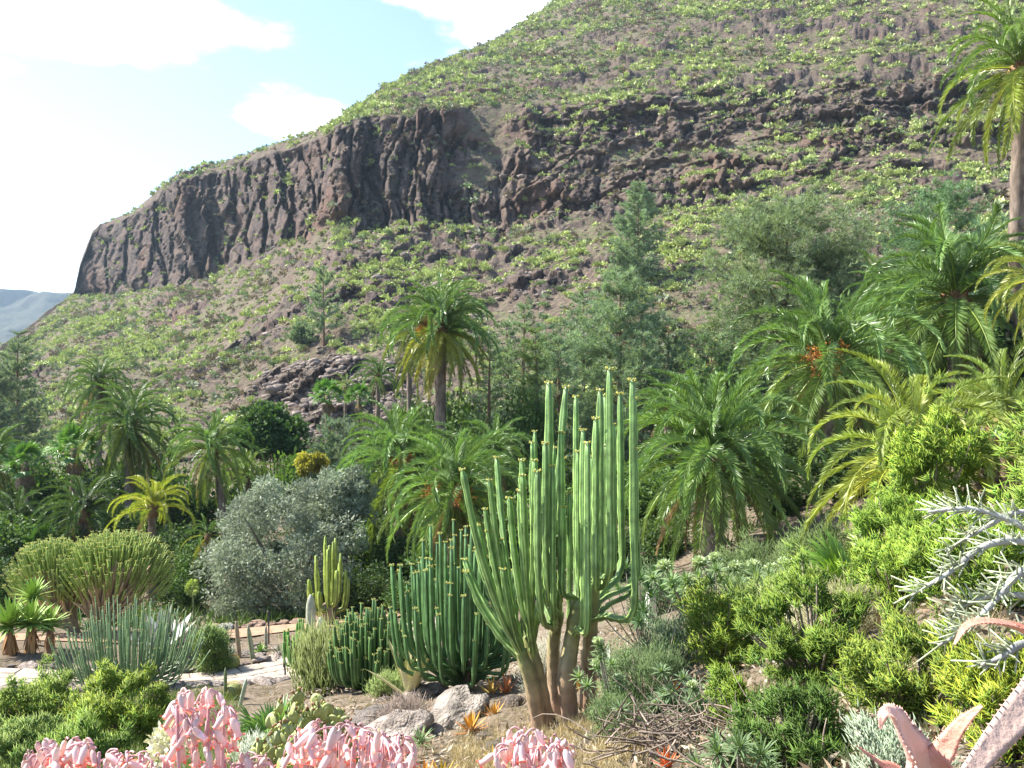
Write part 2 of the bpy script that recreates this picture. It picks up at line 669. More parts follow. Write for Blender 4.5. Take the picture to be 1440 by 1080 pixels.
def build_paths():
    V, Q = strip(path_c, 1.32, 0.035)
    po = tag(obj('path', make_mesh('path', V, Q, None, True, material('path_mortar', 0.95, 0, 0.2, 4, 0.5, 30)), color=(0.24, 0.19, 0.15)),
             'pale stone paved garden path between the cactus beds', None, kind='structure')
    # paving slabs, each its own piece
    seg = np.linalg.norm(np.diff(path_c, axis=0), axis=1)
    cum = np.concatenate([[0], np.cumsum(seg)])
    rows = 4
    for r in range(rows):
        f0, f1 = -1 + 2 * r / rows, -1 + 2 * (r + 1) / rows
        s = 1.5 + rng.uniform(0, 0.4)
        while s < cum[-1] - 1.2:
            ln = rng.uniform(0.5, 0.95)
            g = 0.026
            cs = []
            for ss, ff in ((s + g, f0 + g), (s + ln - g, f0 + g), (s + ln - g, f1 - g), (s + g, f1 - g)):
                c = np.array([np.interp(ss, cum, path_c[:, 0]), np.interp(ss, cum, path_c[:, 1])])
                e = np.array([np.interp(ss + 0.1, cum, path_c[:, 0]), np.interp(ss + 0.1, cum, path_c[:, 1])])
                t = (e - c) / np.linalg.norm(e - c)
                q = c + np.array([t[1], -t[0]]) * 1.3 * ff
                cs.append((q[0], q[1], float(G(q[0], q[1])[0])))
            cs = np.array(cs)
            zz = 0.052 + rng.uniform(0, 0.008)
            top = cs + [0, 0, zz]
            mid = cs.mean(0)
            bev = mid + (top - mid) * [0.96, 0.96, 1] + [0, 0, 0.006]
            low = cs + [0, 0, -0.03]
            Vs = np.concatenate([low, top, bev])
            Qs = [[8, 9, 10, 11]]
            for a in range(4):
                b2 = (a + 1) % 4
                Qs += [[a, b2, 4 + b2, 4 + a], [4 + a, 4 + b2, 8 + b2, 8 + a]]
            tone = rng.uniform(0.85, 1.1)
            me = make_mesh('paving_slab', Vs - mid, np.array(Qs)[:, ::-1] if False else np.array(Qs), None, False, M_slab)
            obj('paving_slab', me, po, mid, (0.40 * tone, 0.335 * tone, 0.275 * tone))
            s += ln
    V, Q = strip(track_c, 0.85, 0.03)
    tag(obj('earth_path', make_mesh('earth_path', V, Q, None, True, material('track_earth', 0.95, 0, 0.2, 3, 0.6, 20)), color=(0.34, 0.215, 0.14)),
        'orange earth path beyond the cactus bed', None, kind='structure')


build_paths()

# ------------------------------------------------------------------ the mountain
KX = np.array([-420, -200, -60, 0, 60, 104, 112, 130, 190, 250, 310, 400, 470, 540, 620, 700, 800, 900, 1000, 1100, 1200, 1440, 1860], float)
py3 = np.array([700, 620, 535, 490, 448, 416, 378, 328, 298, 250, 232, 204, 178, 125, 86, 55, -10, -70, -110, -140, -170, -230, -300], float)
Y3 = np.array([300, 320, 340, 345, 350, 352, 360, 362, 345, 325, 300, 255, 240, 285, 320, 350, 385, 405, 415, 420, 420, 420, 420], float)
py2 = np.concatenate([py3[:6] + 1, [381, 331, 302, 258, 243, 215, 188, 165, 155, 150, 150, 138, 125, 120, 115, 100, 80]])
Y2 = np.concatenate([Y3[:6] - 2, [356, 357, 325, 290, 280, 238, 212, 206, 208, 210, 205, 205, 205, 200, 195, 185, 170]])
py1 = np.concatenate([py3[:6] + 3, [417, 416, 413, 400, 385, 342, 312, 308, 312, 312, 296, 285, 272, 262, 250, 235, 220]])
Y1 = np.concatenate([Y3[:6] - 5, [350, 350, 315, 280, 268, 222, 195, 188, 188, 186, 176, 170, 163, 157, 150, 140, 125]])
K0 = np.array([-420, 0, 450, 700, 900, 1100, 1440, 1860], float)
Y0k = np.array([110, 100, 95, 85, 78, 72, 62, 58], float)
z0k = np.array([-13, -12, -10.5, -10, -8.5, -6.5, -4, -1], float)


def build_hill():
    cx = np.concatenate([np.arange(-420, -60, 12), np.arange(-60, 1500, 2.3), np.arange(1500, 1861, 12)])
    y0, zz0 = np.interp(cx, K0, Y0k), np.interp(cx, K0, z0k)
    a = {k: np.interp(cx, KX, v) for k, v in dict(p1=py1, p2=py2, p3=py3, y1=Y1, y2=Y2, y3=Y3).items()}
    z1, z2, z3 = [(540 - a['p%d' % i]) / F * a['y%d' % i] for i in (1, 2, 3)]
    rows_Y, rows_Z, band = [], [], []
    for s in np.linspace(0, 1, 165, endpoint=False):           # talus, even in 1/Y
        Yv = 1 / ((1 - s) / y0 + s / a['y1'])
        f = (Yv - y0) / (a['y1'] - y0)
        rows_Y.append(Yv)
        rows_Z.append(zz0 + (z1 - zz0) * f - 2.0 * np.sin(f * math.pi))
        band.append(np.full(len(cx), s - 1.0))
    for s in np.linspace(0, 1, 120, endpoint=False):
        rows_Y.append(a['y1'] + (a['y2'] - a['y1']) * s)
        rows_Z.append(z1 + (z2 - z1) * s)
        band.append(np.full(len(cx), s))
    for s in np.linspace(0, 1, 120):
        rows_Y.append(a['y2'] + (a['y3'] - a['y2']) * s)
        rows_Z.append(z2 + (z3 - z2) * s + 1.5 * np.sin(s * math.pi))
        band.append(np.full(len(cx), 1.0 + s))
    for s in (0.06, 0.16, 0.35, 0.6, 1.0):
        rows_Y.append(a['y3'] + 160 * s)
        rows_Z.append(z3 - (z3 + 30) * s)
        band.append(np.full(len(cx), 2.0 + s))
    Y, Z, B = np.array(rows_Y), np.array(rows_Z), np.array(band)
    X = (cx - 720)[None] / F * Y
    PX = np.broadcast_to(cx, Y.shape)
    sh = Y.shape
    p = np.stack([X.ravel(), Y.ravel(), Z.ravel()], 1)
    b, px = B.ravel(), PX.ravel()
    # rotate plan coordinates so that u runs along the face
    u = p[:, 0] * 0.79 - p[:, 1] * 0.62
    w = p[:, 0] * 0.62 + p[:, 1] * 0.79
    z = p[:, 2]
    uz = np.stack([u, w, z], 1)
    hdir = nrm(np.stack([-p[:, 0], -p[:, 1], np.zeros(len(p))], 1))
    # where the rock wall is whole and where it breaks into ledges
    left = 1 - sstep(400, 700, px)
    n1 = fbm(np.stack([u / 22, w / 22, z / 13], 1), 3, 5)
    in_c = sstep(-0.03, 0.04, b + (0.05 + 0.16 * sstep(380, 520, px)) * n1) * (1 - sstep(0.92, 1.10, b + 0.12 * n1))
    broken = sstep(-0.20, 0.14, n1 + 0.06)
    cl = in_c * np.clip(left + (1 - left) * broken, 0, 1) * sstep(98, 118, px)
    # scattered outcrop ledges elsewhere: layered
    n2 = fbm(np.stack([u / 24, w / 24, z / 9.5], 1), 4, 21)
    out = sstep(0.02, 0.30, n2 + 0.12 * sstep(700, 1300, px) - 0.04) * (1 - cl)
    out *= np.where(b > 1, 0.7, 1.0) * np.where(b < -0.35, 0.55, 1.0)
    # the bare rock apron at the foot behind the palms
    ap = np.exp(-(((px - 470) / 110) ** 2)) * sstep(-0.90, -0.82, b) * (1 - sstep(-0.56, -0.46, b))
    out = np.maximum(out, ap)
    # columns and crevices
    warp = fbm(np.stack([u / 30, w / 30, z / 14], 1), 3, 44) * 5
    arc = px * 0.22 + warp * 0.8
    cn = vnoise(np.stack([arc / 6.2, w * 0 + 3.3, z / 46], 1), 60)
    cn2 = vnoise(np.stack([arc / 2.5, w * 0 + 1.7, z / 20], 1), 61)
    crev = 1 - np.exp(-(cn / 0.15) ** 2)
    crev2 = 1 - np.exp(-(cn2 / 0.22) ** 2)
    val, edge = cells(np.stack([u / 4.2, w / 6.0, z / 6.5], 1), 7)
    val2, edge2 = cells(np.stack([u / 1.9, w / 2.4, z / 1.7], 1), 8)
    aw = arc + 0.5 * fbm(np.stack([arc / 3, z / 3, w * 0], 1), 2, 46)
    cA, eA = cells(np.stack([aw / 8.0, w * 0 + 0.4, z / 40], 1), 9)
    cB, eB = cells(np.stack([aw / 3.6, w * 0 + 0.4, z / 20], 1), 10)
    cC, eC = cells(np.stack([aw / 1.7, w / 30, z / 5.0], 1), 11)
    d_left = (cA * 11.0 + cB * 6.5 + cC * 2.8 + val2 * 0.9 + cn * 2.0 + sstep(0.0, 0.10, eA) * 6.0 + sstep(0.0, 0.10, eB) * 3.0) - 18.0
    valb, edgeb = cells(np.stack([u / 8.5 + warp * 0.12, w / 9.0, (z + warp) / 6.0], 1), 19)
    steps = np.abs(((z + 4.0 * fbm(uz / 25, 3, 91)) / 8.5) % 1.0 - 0.5) * 2
    d_right = (valb * 6.5 + sstep(0.0, 0.10, edgeb) * 2.0 + val * 3.4 + cC * 1.6 + val2 * 1.6 + sstep(0.3, 0.55, steps) * 1.3 + cB * 2.0) - 8.5
    lf = 1 - sstep(600, 800, px)
    d_cl = d_left * lf + d_right * (1 - lf) * 0.85
    d_cl += fbm(uz / 9, 4, 71) * 2.0 + fbm(uz / 2.2, 3, 72) * 0.5
    lay = np.abs(((z + 2.2 * fbm(uz / 22, 3, 90)) / 4.6) % 1.0 - 0.5) * 2
    d_out = (ap * (val * 2.0 + val2 * 1.5) + val * 2.6 + val2 * 1.3 + sstep(0.35, 0.6, lay) * 1.2 + valb * 2.4 - 3.0)
    disp = cl * d_cl + out * d_out
    p2 = p + hdir * disp[:, None]
    rough_ = (val2 - 0.5) * 0.55 * (0.35 + out) + fbm(uz / 3.2, 4, 33) * 0.55 + fbm(uz / 14, 3, 35) * 1.4
    rise = sstep(-1.0, -0.9, b) * (1 - sstep(1.9, 2.0, b)) * (1 - 0.6 * in_c)
    p2[:, 2] += rough_ * rise + out * (val - 0.35) * 1.3 * (1 - in_c)
    # skyline roughness
    p2[:, 2] += np.where((b > 1.9) & (b < 2.05), fbm(uz / 6, 4, 55) * 1.2, 0)
    V = p2.reshape(*sh, 3)
    nr, nc = sh
    k = np.arange(nr - 1)[:, None] * nc
    j = np.arange(nc - 1)[None]
    Q = np.stack([k + j, k + j + 1, k + nc + j + 1, k + nc + j], -1).reshape(-1, 4)
    rockm = np.clip(np.maximum(cl, out), 0, 1)
    rockm = np.maximum(rockm, sstep(0.2, 0.5, ap) * 1.6)
    red = sstep(0.1, 0.6, fbm(np.stack([u / 18, w / 18, z / 22], 1), 3, 77))
    C = np.stack([rockm, red, val], 1)
    me = make_mesh('hillside', p2, Q, C, False, hill_material())
    o = tag(obj('hillside', me), 'steep brown mountainside with a dark rock cliff band and green scrub', None, kind='structure')
    return o, V, cx, B, rockm.reshape(sh)


def hill_material():
    m = bpy.data.materials.new('mountain_rock_and_scrub')
    m.use_nodes = True
    n, l = m.node_tree.nodes, m.node_tree.links
    b = n['Principled BSDF']
    b.inputs['Roughness'].default_value = 0.95
    b.inputs['Specular IOR Level'].default_value = 0.12
    at_ = n.new('ShaderNodeAttribute')
    at_.attribute_name = 'col'
    sep = n.new('ShaderNodeSeparateColor')
    l.new(at_.outputs['Color'], sep.inputs[0])
    co = n.new('ShaderNodeTexCoord')
    geo = n.new('ShaderNodeNewGeometry')

    def noise_(sc, det=6, rgh=0.55):
        t = n.new('ShaderNodeTexNoise')
        t.inputs['Scale'].default_value = sc
        t.inputs['Detail'].default_value = det
        t.inputs['Roughness'].default_value = rgh
        l.new(co.outputs['Object'], t.inputs['Vector'])
        return t.outputs[0]

    def rmp(v, a, c, lo=0.0, hi=1.0):
        t = n.new('ShaderNodeMapRange')
        t.inputs['From Min'].default_value = a
        t.inputs['From Max'].default_value = c
        t.inputs['To Min'].default_value = lo
        t.inputs['To Max'].default_value = hi
        l.new(v, t.inputs['Value'])
        return t.outputs[0]

    def mix(f, a, c):
        t = n.new('ShaderNodeMixRGB')
        for i, v in enumerate((f, a, c)):
            if isinstance(v, tuple):
                t.inputs[i].default_value = (*v, 1)
            elif isinstance(v, (int, float)):
                t.inputs[i].default_value = v
            else:
                l.new(v, t.inputs[i])
        return t.outputs[0]

    def mth(op, a, c):
        t = n.new('ShaderNodeMath')
        t.operation = op
        for i, v in enumerate((a, c)):
            if isinstance(v, (int, float)):
                t.inputs[i].default_value = v
            else:
                l.new(v, t.inputs[i])
        return t.outputs[0]

    rock = mix(rmp(noise_(0.22), 0.4, 0.62), (0.062, 0.049, 0.050), (0.180, 0.128, 0.104))
    rock = mix(mth('MULTIPLY', sep.outputs[1], 0.55), rock, (0.19, 0.100, 0.064))
    rock = mix(rmp(noise_(1.6, 8), 0.45, 0.7), rock, (0.170, 0.138, 0.116))
    soil = mix(rmp(noise_(0.12), 0.42, 0.6), (0.150, 0.113, 0.085), (0.205, 0.160, 0.120))
    soil = mix(rmp(noise_(1.1, 8, 0.65), 0.48, 0.62), soil, (0.088, 0.068, 0.056))
    grass = mix(rmp(noise_(0.5), 0.4, 0.62), (0.130, 0.155, 0.062), (0.20, 0.22, 0.10))
    gm = mth('MULTIPLY', rmp(noise_(0.075, 7, 0.62), 0.42, 0.56, 0.0, 0.7), rmp(noise_(0.7, 7, 0.65), 0.42, 0.60))
    veg = mix(gm, soil, grass)
    sepn = n.new('ShaderNodeSeparateXYZ')
    l.new(geo.outputs['True Normal'], sepn.inputs[0])
    flat = rmp(sepn.outputs[2], 0.45, 0.78)
    rm = mth('MAXIMUM', mth('MULTIPLY', rmp(sep.outputs[0], 0.25, 0.6, 0.0, 1.0), mth('SUBTRACT', 1.0, mth('MULTIPLY', flat, 0.55))), rmp(sepn.outputs[2], 0.62, 0.4))
    l.new(mix(rm, veg, rock), b.inputs['Base Color'])
    bp = n.new('ShaderNodeBump')
    bp.inputs['Strength'].default_value = 1.0
    bp.inputs['Distance'].default_value = 1.1
    l.new(noise_(0.9, 10, 0.68), bp.inputs['Height'])
    l.new(bp.outputs[0], b.inputs['Normal'])
    return m


hill, HV, HX, HB, HROCK = build_hill()
HPY = 540 - F * HV[..., 2] / HV[..., 1]


def hill_pt(px, py):
    c = int(np.argmin(np.abs(HX - px)))
    col = HPY[:, c]
    r = int(np.argmax(col <= py))
    return HV[r, c].copy()


def build_plateau():
    cx = np.arange(-700, 420, 5.0)
    top = 409 + 4 * np.sin(cx / 90) + np.where(cx < 0, 0.02 * (-cx), 0)
    rows, D = [], []
    for s in np.linspace(0, 1, 70):
        Yv = 1150 + 850 * s
        prof = np.interp(s, [0, 0.3, 0.62, 0.82, 0.9, 1.0], [0, 0.28, 0.6, 0.82, 0.985, 1.0])
        zt = (540 - top) / F * 2000
        rows.append(np.stack([(cx - 720) / F * Yv, np.full(len(cx), Yv), -30 + (zt + 30) * prof], 1))
    for s in (0.5, 1.0):
        rows.append(np.stack([(cx - 720) / F * (2000 + 300 * s), np.full(len(cx), 2000 + 300 * s), (540 - top) / F * 2000 - 120 * s], 1))
    V = np.array(rows)
    sh = V.shape[:2]
    p = V.reshape(-1, 3)
    n = fbm(np.stack([p[:, 0] / 90, p[:, 1] / 260, p[:, 2] / 160], 1), 5, 5)
    p[:, 1] += n * 130
    p[:, 2] += fbm(p / 60, 4, 8) * 9 * np.repeat(np.concatenate([np.linspace(0.5, 1, 62), np.linspace(1, 0.15, 10)]), sh[1])
    nr, nc = sh
    k = np.arange(nr - 1)[:, None] * nc
    j = np.arange(nc - 1)[None]
    Q = np.stack([k + j, k + j + 1, k + nc + j + 1, k + nc + j], -1).reshape(-1, 4)
    m = ground_mat('far_scrub', [(0.045, 0.052, 0.034), (0.062, 0.062, 0.043), (0.034, 0.046, 0.022), (0.07, 0.065, 0.047)], 0.02)
    tag(obj('plateau', make_mesh('plateau', p, Q, None, False, m)), 'distant hazy flat topped plateau across the valley', None, kind='structure')


build_plateau()
#PART2
# ------------------------------------------------------------------ hillside scrub and rocks
def shrub_proto(n, seed, flat=0.95, leaf=0.20):
    """ragged dome of leaf clumps, unit radius, base at z=0"""
    r = np.random.default_rng(seed)
    k = 9
    cen = nrm(r.normal(size=(k, 3))) * [0.55, 0.55, 0.35]
    cen[:, 2] = np.abs(cen[:, 2]) + 0.15
    d = nrm(r.normal(size=(n, 3)))
    d[:, 2] = np.abs(d[:, 2]) * 1.1 - 0.15
    d = nrm(d)
    p = cen[r.integers(0, k, n)] + d * r.uniform(0.22, 0.5, (n, 1))
    p[:, 2] = np.maximum(p[:, 2] * flat, 0.0)
    dr = nrm(d + r.normal(size=(n, 3)) * 0.5 + [0, 0, 0.3])
    ln = r.uniform(0.7, 1.3, n) * leaf
    tone = r.uniform(0.75, 1.25, n)
    return p, dr, ln, ln * 0.42, np.repeat(tone[:, None], 3, 1)


LIME = np.array((0.235, 0.275, 0.058))
SHRUB_COL = {'lime': np.array((0.37, 0.43, 0.165)), 'green': np.array((0.19, 0.255, 0.105)), 'grey': np.array((0.21, 0.235, 0.16)), 'dry': np.array((0.20, 0.16, 0.11))}


def scatter_hill():
    V = HV
    a, b_, c, d = V[:-1, :-1], V[:-1, 1:], V[1:, 1:], V[1:, :-1]
    cr_ = np.cross(c - a, d - b_)
    area = np.linalg.norm(cr_, axis=2) / 2
    nz_ = np.abs(cr_[..., 2]) / np.maximum(area * 2, 1e-9)
    cen = (a + b_ + c + d) / 4
    band = HB[:-1, :-1]
    px = np.broadcast_to((HX[:-1] + HX[1:])[None] / 2, area.shape)
    ok = (px > -40) & (px < 1480) & (band < 1.99) & (band > -0.93)
    py = 540 - F * cen[..., 2] / cen[..., 1]
    ok &= (py > -15) & (py < 640)
    f = cen.reshape(-1, 3)
    dens = 0.30 + 0.70 * sstep(-0.20, 0.22, fbm(f / 17, 4, 101)).reshape(area.shape)
    lo = sstep(0.55, 0.80, nz_)
    wgt = area * ok * dens * (0.06 + 0.94 * lo) * (1 - 0.6 * HROCK[:-1, :-1])
    # bare scree strip down the middle of the slope and the rock apron
    wgt = wgt * (1 - 0.6 * (band > 0.97) * (px < 470))
    wgt = wgt * (1 - 0.72 * np.exp(-((px - 725) / 60) ** 2 - ((py - 440) / 45) ** 2))
    wgt = wgt * (1 - 0.9 * np.exp(-((px - 460) / 70) ** 2 - ((py - 545) / 38) ** 2))
    # sampling also leans towards what is seen large
    w = (wgt / np.maximum(cen[..., 1], 30) ** 0.7).ravel()
    N = 18000
    idx = rng.choice(len(w), N, replace=False, p=w / w.sum())
    pos = f[idx]
    jit = rng.normal(size=(N, 3)) * [0.5, 0.5, 0]
    pos = pos + jit * 0.4
    kn = fbm(pos / 22, 3, 131) + rng.normal(size=N) * 0.28
    kind = np.where(kn > 0.03, 'lime', np.where(kn > -0.2, 'green', np.where(kn > -0.36, 'grey', 'dry')))
    size = rng.lognormal(-0.22, 0.40, N)
    size = np.clip(size, 0.25, 1.7) * np.where(kind == 'lime', 1.0, 0.85)
    size *= np.interp(pos[:, 1], [80, 200, 350], [0.85, 1.0, 1.25])
    app = size / pos[:, 1]
    ppx = 720 + F * pos[:, 0] / pos[:, 1]
    ppy = 540 - F * pos[:, 2] / pos[:, 1]
    clear = (ppx > 5) & (ppx < 1390) & (ppy < 560 - 60 * sstep(600, 1100, ppx)) & (ppy > 5)
    labels = {'lime': ('spurge_bush', 'rounded yellow-green spurge bush on the rocky mountainside', 'bush', 'yellow-green spurge bushes on the mountainside'),
              'green': ('scrub_bush', 'mid green leafy scrub bush on the rocky mountainside', 'bush', 'mid green scrub bushes on the mountainside')}
    single = np.zeros(N, bool)
    for kd, cnt in (('lime', 290), ('green', 120)):
        sel = np.where((kind == kd) & clear)[0]
        big = sel[np.argsort(-app[sel])[:cnt]]
        single[big] = True
        protos = []
        for s in range(4):
            mb = MB().add(*leaves(*(lambda q: (q[0], q[1], q[2], q[3], q[4]))(shrub_proto(420, 500 + s + (10 if kd == 'green' else 0), leaf=0.17))))
            protos.append(mb.mesh('bush', M_scrub))
        nm, lb, ct, gr = labels[kd]
        for q, i in enumerate(big):
            o = obj(nm, protos[q % 4], None, pos[i] - [0, 0, 0.08], tuple(SHRUB_COL[kd] * rng.uniform(0.8, 1.2)), (0, 0, rng.uniform(0, 6.28)), float(size[i]))
            tag(o, lb, ct, gr)
    # the rest, one mass of scrub
    mb = MB()
    prot = [shrub_proto(26, 900 + s, leaf=0.55) for s in range(8)]
    rest = np.where(~single)[0]
    which = rng.integers(0, 8, len(rest))
    for s in range(8):
        ii = rest[which == s]
        p, d, ln, wd, tn = prot[s]
        m = len(p)
        ang = rng.uniform(0, 6.28, len(ii))
        ca, sa = np.cos(ang), np.sin(ang)
        Rm = np.stack([np.stack([ca, -sa, 0 * ca], -1), np.stack([sa, ca, 0 * ca], -1), np.stack([0 * ca, 0 * ca, 1 + 0 * ca], -1)], 1)
        pp = np.einsum('nij,mj->nmi', Rm, p) * size[ii][:, None, None] + pos[ii][:, None] - [0, 0, 0.08]
        dd = np.einsum('nij,mj->nmi', Rm, d)
        base = np.stack([SHRUB_COL[k_] for k_ in kind[ii]]) * rng.uniform(0.75, 1.25, (len(ii), 1))
        cc = base[:, None] * tn[None]
        L_ = (ln[None] * size[ii][:, None]).ravel()
        pf, df, cf = pp.reshape(-1, 3), dd.reshape(-1, 3), cc.reshape(-1, 3)
        Wd = nrm(np.cross(df, rdir(len(df)))) * (L_ * 0.40)[:, None]
        mb.add(np.stack([pf + Wd, pf - Wd, pf + df * L_[:, None]], 1).reshape(-1, 3), np.arange(len(pf) * 3).reshape(-1, 3), np.repeat(cf, 3, 0))
    o = mb.build('scrub', M_scrub)
    tag(o, 'low scrub of spurge and dry bushes covering the mountainside', 'scrub', kind='stuff')
    # loose stones
    w = (area * ok * (0.25 + HROCK[:-1, :-1]) * sstep(0.35, 0.6, nz_) * np.exp(-((px - 560) / 420) ** 2) / np.maximum(cen[..., 1], 30) ** 1.2
         * (1 + 7 * np.exp(-((px - 725) / 60) ** 2 - ((py - 440) / 50) ** 2) + 6 * np.exp(-((px - 460) / 80) ** 2 - ((py - 545) / 40) ** 2))).ravel()
    n = 4200
    idx = rng.choice(len(w), n, replace=False, p=w / w.sum())
    pos = f[idx] + rng.normal(size=(n, 3)) * [0.3, 0.3, 0.05]
    sz = np.clip(rng.lognormal(-1.25, 0.5, n), 0.1, 1.1)
    mb = MB()
    rv = [rock_verts(1, s, 0.7, 0.6) for s in range(6)]
    app = sz / pos[:, 1]
    big = np.argsort(-app)[:90]
    mask = np.zeros(n, bool)
    mask[big] = True
    which = rng.integers(0, 6, n)
    tone = rng.uniform(0.7, 1.3, (n, 1)) * np.array([[0.21, 0.17, 0.145]])
    for s in range(6):
        Vr, Tr = rv[s]
        ii = np.where((which == s) & ~mask)[0]
        ang = rng.uniform(0, 6.28, len(ii))
        ca, sa = np.cos(ang), np.sin(ang)
        Vx = Vr[None, :, 0] * ca[:, None] - Vr[None, :, 1] * sa[:, None]
        Vy = Vr[None, :, 0] * sa[:, None] + Vr[None, :, 1] * ca[:, None]
        VV = np.stack([Vx * 1.25, Vy, np.broadcast_to(Vr[None, :, 2], Vx.shape)], -1) * sz[ii][:, None, None] + pos[ii][:, None]
        TT = (np.arange(len(ii))[:, None, None] * len(Vr) + Tr[None]).reshape(-1, 3)
        mb.add(VV.reshape(-1, 3), TT, np.repeat(tone[ii], len(Vr), 0))
    tag(mb.build('scree', M_rock), 'loose brown stones strewn over the mountainside', 'stones', kind='stuff')
    me = [make_mesh('boulder', v, t, None, False, M_rock) for v, t in [rock_verts(2, 20 + s, 0.7, 0.62) for s in range(4)]]
    for q, i in enumerate(big):
        tag(obj('boulder', me[q % 4], None, pos[i], tuple(tone[i]), (rng.uniform(-.3, .3), rng.uniform(-.3, .3), rng.uniform(0, 6.28)), float(sz[i] * 1.1)),
            'angular brown boulder lying on the scrubby mountainside', 'boulder', 'boulders on the mountainside')


scatter_hill()

# ------------------------------------------------------------------ palms
def frond_curve(L, e0, bend, n=13, pw=1.45):
    t = np.linspace(0, 1, n)
    e = e0 - bend * t ** pw
    ds = L / (n - 1)
    em = (e[1:] + e[:-1]) / 2
    x = np.concatenate([[0], np.cumsum(np.cos(em) * ds)])
    z = np.concatenate([[0], np.cumsum(np.sin(em) * ds)])
    return np.stack([x, np.zeros(n), z], 1)


def pinnate_frond(e0, bend, pairs=130, ll=0.132, seed=0, vee=38, droop=0.10, wl=0.0046):
    """unit length feather leaf in the XZ plane"""
    r = np.random.default_rng(seed)
    c = frond_curve(1.0, e0, bend)
    sway = r.uniform(-0.10, 0.10)
    c[:, 1] += sway * np.linspace(0, 1, len(c)) ** 2
    mb = MB()
    rad = np.linspace(0.0115, 0.0022, len(c))
    mb.add(*tube(c, rad, 3, c0=(1.5, 1.35, 0.9), c1=(1.25, 1.2, 0.8)))
    ti = np.linspace(0.10, 0.995, pairs)
    s = np.linspace(0, 1, len(c))
    for sd_ in (-1, 1):
        tt = np.clip(ti + r.normal(size=pairs) * 0.003, 0, 1)
        B = np.stack([np.interp(tt, s, c[:, k]) for k in range(3)], 1)
        T_ = nrm(np.stack([np.interp(tt, s, np.gradient(c[:, k])) for k in range(3)], 1))
        S_ = np.broadcast_to([0, 1.0, 0], B.shape)
        U_ = nrm(np.cross(T_, S_))
        U_ = np.where(U_[:, [2]] < 0, -U_, U_) if e0 > -0.6 else U_
        ang = np.interp(tt, [0, 0.3, 1], [R(68), R(55), R(20)]) + r.normal(size=pairs) * 0.10
        v = R(vee) * (1 - 0.4 * tt) + r.normal(size=pairs) * 0.22
        d = T_ * np.cos(ang)[:, None] + (sd_ * S_ * np.cos(v)[:, None] + U_ * np.sin(v)[:, None]) * np.sin(ang)[:, None]
        d[:, 2] -= droop * 2
        ln = ll * np.interp(tt, [0, 0.12, 0.45, 0.8, 1], [0.35, 0.8, 1.0, 0.72, 0.35]) * r.uniform(0.85, 1.12, pairs)
        tone = np.repeat(r.uniform(0.8, 1.2, pairs)[:, None], 3, 1)
        mb.add(*leaves(B, d, ln, wl, tone, T_ + 0.35 * U_ + 0.2 * r.normal(size=(pairs, 3))))
    return mb.mesh('frond', M_leaf)


CLS = [84, 68, 52, 36, 18, 0, -22, -48, -72]
FROND = {}
for ci, e in enumerate(CLS):
    for s in range(2):
        bd = R([88, 122, 134, 130, 116, 96, 66, 40, 16][ci] + (8 if s else -8))
        FROND[ci, s] = pinnate_frond(R(e), bd, seed=ci * 10 + s, vee=[48, 48, 46, 42, 36, 26, 12, 0, -10][ci], droop=[.02, .03, .06, .08, .10, .10, .08, .02, 0][ci])


def palm_trunk(base, top, r0, r1, rings=26, sides=12):
    n = rings
    s = np.linspace(0, 1, n)
    mid = (np.asarray(base) + np.asarray(top)) / 2 + np.array([rng.uniform(-.15, .15), rng.uniform(-.1, .1), 0])
    path = bez(np.asarray(base) - [0, 0, 0.15], mid, top, n)
    rad = r0 + (r1 - r0) * s
    rad = rad * (1 + 0.05 * (np.arange(n) % 2)) * (1 + 0.05 * rng.normal(size=n))
    V, T, C = tube(path, rad, sides, c0=(0.95, 0.95, 0.95), c1=(1.1, 1.0, 0.95))
    V = V + rng.normal(size=V.shape) * r0 * 0.05
    return MB().add(V, T, C * rng.uniform(0.7, 1.2, (len(V), 1)))


def boot_mass(cen, r, h):
    """swollen mass of old leaf bases under a palm crown, studded with stubs"""
    path = np.array([[0, 0, -h], [0, 0, -h * .7], [0, 0, -h * .3], [0, 0, 0.1 * h], [0, 0, 0.3 * h]]) + cen
    mb = MB().add(*tube(path, np.array([0.6, 1.0, 1.15, 0.9, 0.4]) * r, 10))
    n = 70
    a = rng.uniform(0, 6.28, n)
    zz = rng.uniform(-h, 0.1 * h, n)
    B = np.stack([np.cos(a) * r * 0.9, np.sin(a) * r * 0.9, zz], 1) + cen
    D = np.stack([np.cos(a), np.sin(a), np.full(n, 1.0)], 1)
    mb.add(*sticks(B, D, r * 0.7, r * 0.16, r * 0.07, np.array([1.0, 0.9, 0.8]) * rng.uniform(0.6, 1.3, (n, 1)), (1.1, 0.95, 0.8)))
    return mb


def fruit_spray(cen, out, L, n=26):
    mb = MB()
    for _ in range(n):
        d = nrm(out + rng.normal(size=3) * 0.28)
        e = cen + d * L * rng.uniform(0.6, 1)
        e[2] -= L * 0.35 * rng.uniform(0.4, 1)
        mb.add(*tube(bez(cen, cen + d * L * 0.6 + [0, 0, 0.1 * L], e, 5), [0.02, 0.016, 0.014, 0.012, 0.008], 3, c0=(1, 0.8, 0.6), c1=(1, 1, 1)))
        m = 10
        B = cen + d * L * rng.uniform(0.5, 0.95, (m, 1)) + rng.normal(size=(m, 3)) * 0.06 - [0, 0, 0.1 * L]
        mb.add(*leaves(B, rdir(m), 0.09, 0.035, (1.0, 0.9, 0.8)))
    return mb


GREEN = np.array((0.150, 0.245, 0.072))
YELLOW = np.array((0.46, 0.40, 0.05))
BROWN = np.array((0.27, 0.19, 0.115))


